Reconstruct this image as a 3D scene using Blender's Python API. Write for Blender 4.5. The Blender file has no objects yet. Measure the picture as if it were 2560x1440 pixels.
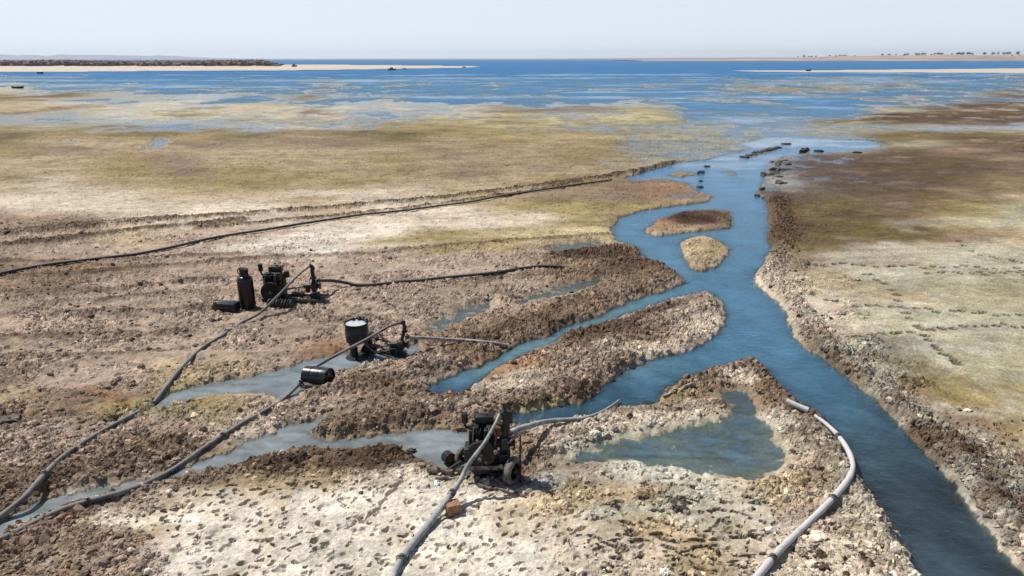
import bpy, bmesh, math, random
import numpy as np
from mathutils import Vector, Matrix

# ------------------------------------------------------------------ camera, sky, sun, exposure
CAMH = 6.0
FPX = 1707.0                       # focal length in photo pixels (2560 wide)
PITCH = math.radians(18.55)
CT, ST = math.cos(PITCH), math.sin(PITCH)
SC = bpy.context.scene
cam_d = bpy.data.cameras.new("camera")
cam_d.sensor_width = 36.0
cam_d.lens = 36.0 * FPX / 2560.0
cam_d.clip_start = 0.1
cam_d.clip_end = 60000.0
cam = bpy.data.objects.new("camera", cam_d)
SC.collection.objects.link(cam)
cam.location = (0, 0, CAMH)
cam.rotation_euler = (math.radians(90) - PITCH, 0, 0)
SC.camera = cam

SUN_EL = math.radians(56)
SH = Vector((0.83, -0.56, 0)).normalized()       # direction shadows fall on the ground
world = bpy.data.worlds.new("World")
SC.world = world
world.use_nodes = True
wn = world.node_tree.nodes
wl = world.node_tree.links
sky = wn.new("ShaderNodeTexSky")
sky.sky_type = 'NISHITA'
sky.sun_disc = False
sky.sun_elevation = SUN_EL
sky.sun_rotation = math.atan2(-SH.x, -SH.y)
sky.altitude = 300
sky.air_density = 1.0
sky.dust_density = 0.4
sky.ozone_density = 1.5
wn["Background"].inputs["Strength"].default_value = 0.075
# dust haze whitens the sky towards the horizon, all the way round
tc = wn.new("ShaderNodeTexCoord"); sep = wn.new("ShaderNodeSeparateXYZ"); cr = wn.new("ShaderNodeValToRGB"); mx = wn.new("ShaderNodeMix")
mx.data_type = 'RGBA'
wl.new(tc.outputs["Generated"], sep.inputs[0]); wl.new(sep.outputs["Z"], cr.inputs[0]); wl.new(cr.outputs[0], mx.inputs[0])
cr.color_ramp.elements[0].position = 0.0; cr.color_ramp.elements[0].color = (.93, .93, .93, 1)
cr.color_ramp.elements[1].position = .40; cr.color_ramp.elements[1].color = (.0, .0, .0, 1)
e_ = cr.color_ramp.elements.new(.10); e_.color = (.78, .78, .78, 1)
e_ = cr.color_ramp.elements.new(.22); e_.color = (.28, .28, .28, 1)
mx.inputs[7].default_value = (8.6, 9.4, 10.5, 1)
wl.new(sky.outputs[0], mx.inputs[6]); wl.new(mx.outputs[2], wn["Background"].inputs["Color"])
sun_d = bpy.data.lights.new("sun", 'SUN')
sun_d.energy = 5.0
sun_d.angle = math.radians(0.53)
sun_d.color = (1.0, 0.95, 0.87)
sun = bpy.data.objects.new("sun", sun_d)
SC.collection.objects.link(sun)
ldir = Vector((SH.x * math.cos(SUN_EL), SH.y * math.cos(SUN_EL), -math.sin(SUN_EL)))
sun.rotation_euler = ldir.to_track_quat('-Z', 'Y').to_euler()
SC.view_settings.view_transform = 'Standard'
SC.view_settings.look = 'None'
SC.view_settings.exposure = 0.36
SC.view_settings.gamma = 1.0
SC.view_settings.use_curve_mapping = False

rng = np.random.default_rng(7)
random.seed(7)

# ------------------------------------------------------------------ survey: photo points to ground points
def ray(u, v):
    a = np.asarray(u, float) - 1280.0
    b = 720.0 - np.asarray(v, float)
    return a, FPX * CT + b * ST, -FPX * ST + b * CT

def gp(u, v, z=0.0):
    dx, dy, dz = ray(u, v)
    t = (z - CAMH) / dz
    return dx * t, dy * t

def P3(u, v, z=0.0):
    x, y = gp(u, v, z)
    return Vector((float(x), float(y), float(z)))

def proj(X, Y, z=0.0):
    f = Y * CT - (z - CAMH) * ST
    f = np.maximum(f, 1e-3)
    return 1280 + FPX * X / f, 720 - FPX * (Y * ST + (z - CAMH) * CT) / f

# ------------------------------------------------------------------ numpy noise
_r = np.random.default_rng(11)
PERM = _r.permutation(512).astype(np.int32)
ANG = _r.random(512) * 2 * np.pi
GX, GY = np.cos(ANG), np.sin(ANG)
RV = _r.random((512, 4))

def hsh(i, j, s):
    return PERM[(PERM[(i + s * 37) & 511] + j) & 511]

def pn(x, y, s=0):
    xi = np.floor(x).astype(np.int64); yi = np.floor(y).astype(np.int64)
    fx = x - xi; fy = y - yi
    ux = fx * fx * fx * (fx * (fx * 6 - 15) + 10); uy = fy * fy * fy * (fy * (fy * 6 - 15) + 10)
    def g(a, b):
        h = hsh(xi + a, yi + b, s)
        return GX[h] * (fx - a) + GY[h] * (fy - b)
    n0 = g(0, 0); n1 = g(1, 0); n2 = g(0, 1); n3 = g(1, 1)
    a = n0 + ux * (n1 - n0); b = n2 + ux * (n3 - n2)
    return (a + uy * (b - a)) * 1.5

def fbm(x, y, o=4, s=0, gain=0.5):
    r = 0.0; a = 1.0; t = 0.0
    for k in range(o):
        r = r + a * pn(x * (2.03 ** k) + 17.3 * k, y * (2.03 ** k) - 9.1 * k, s + k)
        t += a; a *= gain
    return r / (t * 0.62)

def worley(x, y, s=0):
    xi = np.floor(x).astype(np.int64); yi = np.floor(y).astype(np.int64)
    best = np.full(x.shape, 9.0); bid = np.zeros(x.shape, np.int64)
    for a in (-1, 0, 1):
        for b in (-1, 0, 1):
            h = hsh(xi + a, yi + b, s)
            d = (xi + a + RV[h, 0] - x) ** 2 + (yi + b + RV[h, 1] - y) ** 2
            m = d < best
            best = np.where(m, d, best); bid = np.where(m, h, bid)
    return np.sqrt(best), RV[bid, 2], RV[bid, 3]

def sst(a, b, x):
    t = np.clip((x - a) / (b - a), 0, 1)
    return t * t * (3 - 2 * t)

# ------------------------------------------------------------------ shapes traced on the ground
def poly_sd(X, Y, poly, pad=3.0):
    """signed distance, negative inside"""
    pts = np.array([gp(u, v) for u, v in poly])
    out = np.full(X.shape, 1e3)
    m = (X > pts[:, 0].min() - pad) & (X < pts[:, 0].max() + pad) & (Y > pts[:, 1].min() - pad) & (Y < pts[:, 1].max() + pad)
    if not m.any():
        return out
    x = X[m]; y = Y[m]
    d = np.full(x.shape, 1e9); ins = np.zeros(x.shape, bool)
    n = len(pts)
    for i in range(n):
        ax, ay = pts[i]; bx, by = pts[(i + 1) % n]
        ex, ey = bx - ax, by - ay
        t = np.clip(((x - ax) * ex + (y - ay) * ey) / (ex * ex + ey * ey + 1e-12), 0, 1)
        d = np.minimum(d, (ax + t * ex - x) ** 2 + (ay + t * ey - y) ** 2)
        c = (ay > y) != (by > y)
        ins ^= c & (x < ex * (y - ay) / (ey if abs(ey) > 1e-12 else 1e-12) + ax)
    d = np.sqrt(d)
    out[m] = np.where(ins, -d, d)
    return out

def line_d(X, Y, line, pad=3.0):
    """distance to a traced line, and position along it"""
    pts = np.array([gp(u, v) for u, v in line])
    out = np.full(X.shape, 1e3); par = np.zeros(X.shape)
    m = (X > pts[:, 0].min() - pad) & (X < pts[:, 0].max() + pad) & (Y > pts[:, 1].min() - pad) & (Y < pts[:, 1].max() + pad)
    if not m.any():
        return out, par
    x = X[m]; y = Y[m]
    d = np.full(x.shape, 1e9); p = np.zeros(x.shape); acc = 0.0
    for i in range(len(pts) - 1):
        ax, ay = pts[i]; bx, by = pts[i + 1]
        ex, ey = bx - ax, by - ay
        L = math.hypot(ex, ey)
        t = np.clip(((x - ax) * ex + (y - ay) * ey) / (L * L + 1e-12), 0, 1)
        q = np.sqrt((ax + t * ex - x) ** 2 + (ay + t * ey - y) ** 2)
        k = q < d
        d = np.where(k, q, d); p = np.where(k, acc + t * L, p); acc += L
    out[m] = d; par[m] = p
    return out, par

RIVER = [(2555, 1425), (2480, 1340), (2405, 1255), (2352, 1190), (2310, 1140), (2240, 1060), (2180, 1005), (2120, 955), (2060, 905),
         (2010, 868), (1977, 835), (1968, 800), (1940, 757), (1905, 727), (1878, 699), (1903, 657), (1925, 622), (1915, 582),
         (1920, 545), (1912, 502), (1893, 485), (1905, 458), (1917, 412), (1955, 392), (2010, 384), (2140, 378), (2200, 368),
         (2190, 354), (2080, 350), (1990, 341), (1910, 346), (1850, 360), (1880, 372), (1830, 384), (1770, 400), (1700, 407),
         (1640, 422), (1560, 446), (1580, 452), (1660, 448), (1720, 458), (1745, 478), (1785, 492), (1765, 506), (1690, 516), (1610, 527), (1548, 545),
         (1530, 575), (1545, 602), (1602, 620), (1608, 645), (1662, 665), (1700, 690), (1717, 707), (1680, 722), (1600, 745),
         (1520, 785), (1440, 812), (1370, 842), (1290, 865), (1250, 890), (1190, 925), (1130, 945), (1080, 967), (1060, 985),
         (1100, 987), (1160, 977), (1200, 952), (1260, 907), (1340, 872), (1420, 830), (1520, 802), (1600, 774), (1680, 744),
         (1768, 728), (1800, 742), (1812, 765), (1815, 800), (1800, 832), (1750, 868), (1690, 887), (1620, 905), (1555, 935),
         (1522, 965), (1500, 990), (1455, 1010), (1400, 1016), (1335, 1030), (1275, 1042), (1268, 1062), (1340, 1053),
         (1420, 1050), (1500, 1030), (1560, 1014), (1640, 1002), (1672, 967), (1720, 948), (1790, 922), (1850, 907),
         (1890, 902), (1922, 928), (1952, 965), (1985, 995), (2035, 1028), (2082, 1062), (2122, 1112), (2142, 1160), (2152, 1200),
         (2200, 1272), (2240, 1322), (2272, 1380), (2305, 1440), (2340, 1520), (2380, 1640), (2760, 1660), (2680, 1560)]
ISLES = [[(1612, 574), (1650, 550), (1700, 532), (1760, 525), (1818, 527), (1832, 546), (1826, 571), (1770, 577), (1700, 583), (1640, 591), (1614, 582)],
         [(1695, 608), (1722, 596), (1762, 590), (1800, 603), (1824, 625), (1815, 647), (1790, 667), (1755, 680), (1727, 674), (1714, 645)],
         [(1672, 438), (1700, 429), (1735, 431), (1742, 438), (1710, 443)],
         [(1805, 428), (1825, 427), (1845, 437), (1835, 440), (1815, 435)],
         [(1855, 393), (1890, 382), (1935, 369), (1952, 372), (1915, 383), (1875, 396)],
         [(1918, 415), (1945, 402), (1965, 400), (1952, 415), (1950, 430), (1945, 462), (1928, 464), (1925, 440)]]
POND_RIGHT = [(1785, 990), (1820, 978), (1865, 977), (1893, 1000), (1903, 1040), (1932, 1075), (1946, 1120), (1958, 1155), (1932, 1190),
              (1850, 1200), (1760, 1192), (1680, 1172), (1560, 1157), (1440, 1152), (1400, 1155), (1465, 1125), (1560, 1100), (1680, 1080),
              (1762, 1060), (1828, 1037), (1832, 1010)]
POND_LEFT = [(1000, 1080), (1080, 1066), (1150, 1080), (1185, 1102), (1180, 1140), (1160, 1172), (1110, 1180), (1050, 1152), (1000, 1128),
             (940, 1118), (850, 1131), (760, 1128), (680, 1137), (580, 1166), (480, 1191), (380, 1217), (260, 1247), (150, 1275), (60, 1313),
             (-40, 1370), (-200, 1420), (-200, 1350), (0, 1305), (40, 1282), (100, 1250), (200, 1235), (330, 1207), (420, 1187), (480, 1157), (560, 1127), (660, 1092), (740, 1060),
             (800, 1047), (870, 1038), (850, 1050), (800, 1065), (775, 1090), (830, 1104), (900, 1096), (950, 1090)]
STREAM_MID = [(372, 1022), (430, 985), (520, 960), (620, 945), (700, 925), (760, 903), (860, 880), (960, 882), (1010, 870), (1060, 853),
              (1052, 880), (1010, 897), (900, 917), (860, 930), (770, 960), (742, 1000), (700, 1005), (650, 988), (560, 990), (470, 1006), (400, 1024)]
SHALLOWS = [[(1360, 626), (1400, 610), (1500, 602), (1522, 611), (1450, 623), (1390, 632)],
            [(1050, 832), (1090, 800), (1160, 770), (1225, 755), (1235, 765), (1190, 795), (1130, 812), (1080, 838)],
            [(1290, 752), (1340, 735), (1420, 712), (1500, 697), (1510, 704), (1440, 730), (1370, 748), (1310, 762)],
            [(350, 372), (386, 359), (372, 351), (400, 347), (421, 352), (418, 361), (385, 373)],
            [(150, 353), (190, 351), (188, 356), (155, 356)]]
BARS = [[(-900, 163), (0, 163), (700, 161), (1000, 163), (1215, 166), (1180, 169), (1000, 172), (700, 176), (400, 177), (200, 179), (0, 180), (-900, 184)],
        [(1815, 177), (2100, 175), (2400, 172), (2900, 166), (3400, 166), (3400, 186), (2760, 184), (2400, 182), (2100, 181), (1900, 180)]]
# spoil heaps thrown up beside the channels: traced line, half width (m), height (m)
HEAPS = [([(1935, 500), (1952, 560), (1945, 620), (1925, 690), (1945, 740), (1995, 800), (2030, 860), (2090, 910), (2160, 970), (2240, 1035),
           (2320, 1105), (2385, 1175), (2450, 1245), (2550, 1335), (2640, 1420), (2760, 1520)], .55, .22),
         ([(1665, 697), (1560, 735), (1450, 780), (1340, 825), (1240, 845), (1150, 900), (1060, 930), (960, 965)], .50, .17),
         ([(1385, 652), (1470, 640), (1600, 630)], .42, .24), ([(1500, 668), (1590, 660), (1680, 688)], .38, .20),
         ([(1780, 770), (1660, 812), (1530, 862), (1440, 915)], .42, .15), ([(1560, 905), (1480, 955), (1380, 1000), (1200, 1020), (1090, 1010)], .50, .15),
         ([(1880, 918), (1790, 945), (1690, 972)], .28, .2), ([(1895, 915), (1965, 1000), (2040, 1085), (2085, 1160), (2140, 1235), (2215, 1320)], .42, .17),
         ([(810, 1085), (950, 1055), (1080, 1035), (1190, 1045)], .36, .17), ([(680, 1168), (780, 1145), (900, 1142), (1030, 1128)], .26, .10),
         ([(560, 1195), (400, 1235), (260, 1268), (120, 1330), (0, 1400)], .30, .10), ([(790, 1000), (900, 970), (980, 975)], .35, .13),
         ([(60, 1225), (250, 1180), (420, 1120)], .45, .12), ([(1400, 1050), (1560, 1035), (1800, 1020)], .2, .08),
         ([(-200, 618), (0, 597), (400, 557), (800, 527), (1100, 500), (1300, 474), (1500, 449), (1620, 425), (1690, 406)], .42, .17),
         ([(500, 575), (900, 540), (1100, 515), (1300, 487), (1450, 460)], .3, .12),
         ([(-300, 650), (0, 622), (250, 592), (450, 570), (600, 556)], .55, .13), ([(-300, 600), (0, 585), (250, 562), (420, 548)], .35, .12),
         ([(-100, 655), (100, 662), (330, 655), (600, 640)], .28, .08), ([(-100, 860), (200, 850), (450, 842)], .25, .08), ([(100, 765), (300, 757), (480, 742)], .2, .07), ([(0, 905), (250, 900), (420, 885)], .22, .07),
         ([(-100, 700), (200, 690), (400, 672), (600, 655), (900, 642)], .3, .09), ([(850, 652), (1050, 625), (1350, 602), (1560, 588)], .22, .08),
         ([(1180, 708), (1400, 690), (1560, 688)], .3, .07), ([(0, 800), (330, 790), (560, 772)], .3, .07), ([(0, 740), (300, 730), (580, 700)], .3, .06)]

# ground cover letters, read off the photograph: rows of (photo y, 17 letters at x = 0, 160 ... 2560)
COVER = """185 s s s g g t t t t t g g g g y g g
200 g g g g g g g g g g g g g y y g g
215 s t g g g o o g g g g o y y o g o
230 t o g g g o b g g g g o y y o g d
245 o o t c g o g g g g g g g o b b d
260 t s s c Y c c c G G c g g g c b d
275 t t c c s c c c b b g g c g g d d
290 b g c Y c s c c Y c Y y g g d d d
305 g g c c Y Y y Y y Y Y g y o d d d
320 y y o y c c y y g g g Y Y Y g c c
340 o y y y o t o y y y g g Y g o o o
360 o t t b t b y t y t y g G G g d d
380 y b t t t t t b t y y G G G d b d
400 t t y b t t y t t y y G G k d d b
430 t t y b y t t b t t t b G k d d b
460 t s t y y t t t t y b b G k k d b
490 s s s t t s s t t b b b d k d b t
520 s s s s s t s s y o y b o d b y g
560 b b s s s s s s s y b b d o o y g
600 p p t p p s s y y t t t d o o b t
640 p p p p p w p p p b b t p o b g g
680 b b b p p p p p p b d b s b g g g
720 b b p p p p p p p b b p s t g g g
760 p p p p p p p p p b p p s s t g g
800 p p p p p p p p b b p s s s g g g
840 p p p p p p p b b d b s s p g g g
880 p p p p p r p b b p s p b g o g g
920 p p p t p r s p r p p p b d o g g
960 b p p t t p b p s p b b b b o y g
1000 t b b y t p b b s b y b b d b y y
1040 b b y y p p b s b y s s s b d b y
1080 p p p p s b b b b s s t b b d b y
1120 p p b b s b d b b b b t t b d d t
1160 p b b p d b d b b b c c s b d d b
1200 b b b b t t s s b b c c t b d d d
1240 b b p s s w w w s t t c t s b d d
1280 b b p s w w w w s t c t t p s d d
1320 p p w w w w w w s s t s s p s d d
1360 p b b w w w w w s s t t s s s s d
1400 b b p w w w w w w s s t s s s s s
1520 b b p w w w w w w s s t s s s s s"""
WATERY = """150 a a a a a a a a a a a a a a a a a
185 8 a a a a a a a a a a a a 9 8 7 7
200 8 9 a a 9 9 a a a a 9 9 8 7 8 8 6
215 5 8 9 9 8 6 8 8 8 8 8 6 4 4 6 7 5
230 1 3 4 7 6 5 8 9 9 9 9 8 4 5 7 6 4
245 0 1 2 3 8 3 6 9 9 8 9 9 9 8 5 6 3
260 0 1 1 1 2 3 2 4 5 4 3 9 9 8 2 1 1
275 0 1 0 0 1 0 1 2 1 1 2 7 9 8 1 0 0
290 1 3 1 1 1 1 2 2 1 1 1 7 8 5 0 0 0
305 4 3 3 2 1 2 1 1 0 1 2 6 5 1 0 0 0
320 1 2 4 4 3 1 1 0 1 2 3 4 5 2 5 6 4
340 0 0 0 0 0 0 0 0 0 0 2 4 6 3 0 0 0
360 0 0 0 0 0 0 0 0 0 0 2 4 6 5 1 0 0
380 0 0 0 0 0 0 0 0 0 0 1 3 5 2 0 0 0
410 0 0 0 0 0 0 0 0 0 0 0 2 4 1 0 0 0
450 0 0 0 0 0 0 0 0 0 0 0 2 4 2 0 0 0
490 0 0 0 0 0 0 0 0 0 0 1 1 3 0 0 0 0
540 0 0 0 0 0 0 0 0 0 0 0 0 0 0 0 0 0"""
CLODS = """330 0 0 0 0 0 0 0 0 0 0 0 0 0 0 0 0 0
400 1 1 1 1 1 1 1 1 1 1 1 0 1 1 1 1 1
480 1 1 1 1 1 1 1 1 1 1 2 1 2 1 1 1 1
520 1 1 1 1 1 1 1 1 1 1 2 1 4 2 1 1 1
560 4 4 3 1 1 1 1 1 1 1 1 4 5 2 1 0 0
600 5 4 3 3 3 3 1 1 2 3 4 4 6 1 0 0 0
640 4 4 4 4 4 3 4 4 4 7 7 3 6 1 1 0 0
680 5 5 5 5 4 4 4 5 6 7 7 3 5 2 0 0 0
720 5 5 5 5 5 5 5 6 6 7 7 4 5 3 0 0 0
760 5 5 5 5 5 5 6 6 7 7 6 5 4 4 0 0 0
800 5 5 4 5 5 5 5 6 8 8 7 5 3 5 1 0 0
850 4 5 5 4 4 4 5 7 8 8 7 6 4 6 1 0 0
900 4 4 4 4 4 4 6 7 6 7 7 5 6 8 2 0 0
950 4 4 5 4 3 6 7 6 5 7 7 6 7 8 5 0 0
1000 5 5 4 4 4 6 6 6 5 6 4 6 6 6 8 1 0
1050 5 5 6 5 4 7 6 6 7 5 3 4 7 6 8 3 0
1100 6 6 6 6 4 7 6 6 7 6 5 3 6 6 8 7 0
1150 6 7 7 6 7 7 7 6 7 7 6 3 4 7 8 8 3
1200 6 6 6 5 5 4 3 3 5 6 3 2 5 7 8 8 6
1260 6 7 6 3 1 1 1 1 2 3 4 3 4 5 7 8 8
1320 7 6 3 1 1 1 1 1 1 2 3 2 3 5 6 8 8
1380 7 7 5 1 1 1 1 1 1 2 2 2 3 4 6 6 8
1520 7 6 4 1 1 1 1 1 1 2 2 2 3 3 5 5 8"""
# how each cover looks dry in sunlight (sRGB)
PAL = dict(s=(214, 198, 178), w=(236, 227, 212), t=(192, 172, 140), y=(168, 150, 104), Y=(210, 197, 150), o=(112, 97, 60),
           b=(150, 128, 108), d=(98, 78, 62), r=(162, 126, 94), g=(172, 166, 138), G=(156, 160, 156), p=(180, 160, 143),
           k=(78, 56, 44), c=(206, 202, 184))
# extra patches: letter, photo centre x, y, half sizes, tilt (deg), strength
PATCH = [('d', 1500, 842, 120, 26, -12, .8), ('d', 1640, 785, 90, 16, -18, .8), ('d', 1490, 640, 110, 18, -3, .9), ('d', 1600, 662, 80, 14, 8, .8),
         ('d', 1240, 840, 120, 22, -20, .6), ('d', 1420, 770, 110, 18, -22, .6), ('d', 1500, 985, 70, 20, -20, .6), ('r', 1250, 935, 55, 12, -12, .7),
         ('r', 1010, 915, 70, 12, -8, .5), ('o', 1240, 900, 60, 14, -25, .6), ('Y', 1380, 1023, 80, 9, -6, .9), ('k', 1730, 548, 85, 20, -2, 1.), ('r', 1650, 565, 40, 12, 0, .6),
         ('y', 1790, 628, 26, 16, 0, .8), ('r', 1650, 485, 90, 18, 5, .6), ('y', 1430, 525, 60, 14, 0, .9), ('Y', 1380, 590, 160, 10, -3, .6),
         ('y', 1100, 596, 220, 9, -6, .8), ('w', 850, 590, 220, 20, -6, .6), ('w', 680, 622, 160, 16, -3, .6), ('r', 90, 730, 80, 9, 0, .5), ('r', 250, 680, 60, 9, 0, .5),
         ('d', 2050, 880, 60, 26, 40, .5), ('d', 2200, 1000, 70, 30, 40, .7), ('d', 2330, 1120, 80, 36, 45, .7), ('d', 2440, 1240, 90, 40, 45, .7),
         ('d', 1985, 570, 46, 34, 0, .8), ('d', 1960, 520, 60, 20, 0, .7), ('k', 2040, 420, 120, 30, 0, .8), ('k', 2180, 480, 200, 26, 4, .5),
         ('o', 2060, 530, 160, 30, 0, .5), ('d', 2200, 560, 200, 8, 0, .6), ('d', 2050, 610, 140, 10, 0, .5), ('c', 2300, 640, 260, 30, 0, .5), ('c', 2400, 560, 200, 14, 0, .4),
         ('G', 2250, 880, 120, 34, 5, .5), ('o', 2300, 940, 140, 26, 15, .5), ('o', 2450, 1040, 130, 40, 20, .3), ('c', 2380, 830, 150, 26, 0, .4),
         ('c', 2220, 690, 120, 16, 0, .5), ('s', 1960, 730, 60, 20, 30, .6), ('s', 2060, 790, 90, 24, 20, .6), ('s', 1850, 955, 60, 14, 10, .9), ('s', 1620, 1035, 180, 14, -5, .9),
         ('d', 900, 1160, 110, 22, -4, .7), ('d', 720, 1168, 60, 16, 0, .8), ('d', 1290, 895, 30, 12, -20, .8), ('k', 30, 1052, 30, 12, 0, .9),
         ('d', 1050, 1055, 110, 14, -5, .6), ('g', 450, 1040, 90, 22, 0, .6), ('y', 560, 1025, 70, 14, 0, .5), ('r', 270, 1000, 60, 14, 20, .7),
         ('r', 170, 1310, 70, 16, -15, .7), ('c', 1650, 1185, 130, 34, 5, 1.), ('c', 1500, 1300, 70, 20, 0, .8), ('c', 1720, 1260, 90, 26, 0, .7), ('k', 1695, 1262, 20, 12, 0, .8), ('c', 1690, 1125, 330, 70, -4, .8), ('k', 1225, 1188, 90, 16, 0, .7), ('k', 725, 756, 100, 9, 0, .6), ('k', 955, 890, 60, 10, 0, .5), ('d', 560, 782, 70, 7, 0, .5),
         ('k', 1620, 1255, 34, 16, 10, .6), ('G', 1380, 1215, 50, 22, 0, .7), ('b', 1450, 1170, 80, 20, 0, .5), ('c', 1760, 1300, 120, 30, 0, .5), ('c', 1870, 1270, 50, 30, 0, .5),
         ('o', 2150, 350, 140, 10, 2, .8), ('o', 700, 330, 400, 7, 2, .6), ('b', 900, 360, 400, 14, 0, .4), ('y', 800, 450, 260, 26, -2, .7), ('o', 350, 335, 120, 10, 0, .6),
         ('y', 1560, 380, 60, 18, 10, .8), ('Y', 1420, 320, 250, 7, 0, .6), ('b', 1350, 400, 320, 34, 0, .35), ('k', 2220, 293, 200, 10, 1, 1.), ('k', 2380, 262, 200, 9, 0, .8), ('G', 1620, 385, 110, 38, -8, .9), ('G', 1950, 345, 140, 14, 0, .7), ('y', 1560, 400, 50, 16, 10, .6), ('Y', 1500, 345, 300, 7, 0, .6), ('Y', 1000, 300, 250, 6, 0, .7)]

def parse(t, num):
    ys = []; rows = []
    for ln in t.strip().split("\n"):
        q = ln.split()
        ys.append(float(q[0]))
        rows.append([10.0 if c == 'a' else float(c) for c in q[1:]] if num else [s2l(PAL[c]) for c in q[1:]])
    return np.array(ys), np.array(rows)

def s2l(c):
    c = np.array(c, float) / 255
    return np.where(c < 0.04045, c / 12.92, ((c + 0.055) / 1.055) ** 2.4)

CY, CMAP = parse(COVER, False)
WY, WMAP = parse(WATERY, True)
DY, DMAP = parse(CLODS, True)

def lookup(ys, tab, u, v):
    fx = np.clip(u / 160.0, 0, 15.999); i = fx.astype(int); fx = fx - i
    v = np.clip(v, ys[0], ys[-1] - 1e-3)
    j = np.clip(np.searchsorted(ys, v, side='right') - 1, 0, len(ys) - 2)
    fy = (v - ys[j]) / (ys[j + 1] - ys[j])
    fx = fx * fx * (3 - 2 * fx); fy = fy * fy * (3 - 2 * fy)
    if tab.ndim == 3:
        fx = fx[:, None]; fy = fy[:, None]
    return (tab[j, i] * (1 - fx) + tab[j, i + 1] * fx) * (1 - fy) + (tab[j + 1, i] * (1 - fx) + tab[j + 1, i + 1] * fx) * fy

TRACKS = [([(2010, 671), (2300, 672), (2560, 680), (2700, 684)], 24), ([(2320, 686), (2560, 690), (2700, 690)], 20),
          ([(2160, 690), (2200, 705), (2240, 735), (2255, 770), (2262, 790), (2300, 830), (2330, 870), (2410, 930)], 14),
          ([(2020, 745), (2080, 762), (2130, 770), (2250, 778), (2400, 788), (2600, 802)], 26),
          ([(2125, 853), (2250, 840), (2350, 830), (2430, 823), (2600, 826)], 24), ([(2385, 605), (2450, 640), (2600, 672)], 20)]
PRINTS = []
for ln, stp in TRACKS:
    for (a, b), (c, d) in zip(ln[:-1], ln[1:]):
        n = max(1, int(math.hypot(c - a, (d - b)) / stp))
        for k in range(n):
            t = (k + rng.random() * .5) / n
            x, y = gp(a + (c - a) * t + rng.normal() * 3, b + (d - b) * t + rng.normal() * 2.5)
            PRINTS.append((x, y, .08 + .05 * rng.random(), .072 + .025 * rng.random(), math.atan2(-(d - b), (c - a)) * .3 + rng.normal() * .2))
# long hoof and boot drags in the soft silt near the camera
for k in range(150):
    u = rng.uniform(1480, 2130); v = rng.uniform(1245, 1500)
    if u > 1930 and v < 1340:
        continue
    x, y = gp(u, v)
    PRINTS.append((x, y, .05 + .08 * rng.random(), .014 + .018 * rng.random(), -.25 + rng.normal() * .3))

def lod(x, y, D, f, o, s, gain=.55):
    """noise whose grain grows in fixed steps with distance, so that it stays isotropic on the ground"""
    L = np.log2(np.clip(D / 14, 1, 60)); i0 = np.floor(L).astype(int); t = L - i0
    t = t * t * (3 - 2 * t)
    out = np.zeros(x.shape)
    for k in range(int(i0.min()), int(i0.max()) + 2):
        w = np.where(i0 == k, 1 - t, 0) + np.where(i0 == k - 1, t, 0)
        m = w > 1e-3
        if m.any():
            q = f / 2.0 ** k
            out[m] += w[m] * fbm(x[m] * q, y[m] * q, o, s + k * 3, gain)
    return out / np.sqrt(t * t + (1 - t) ** 2)

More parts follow.
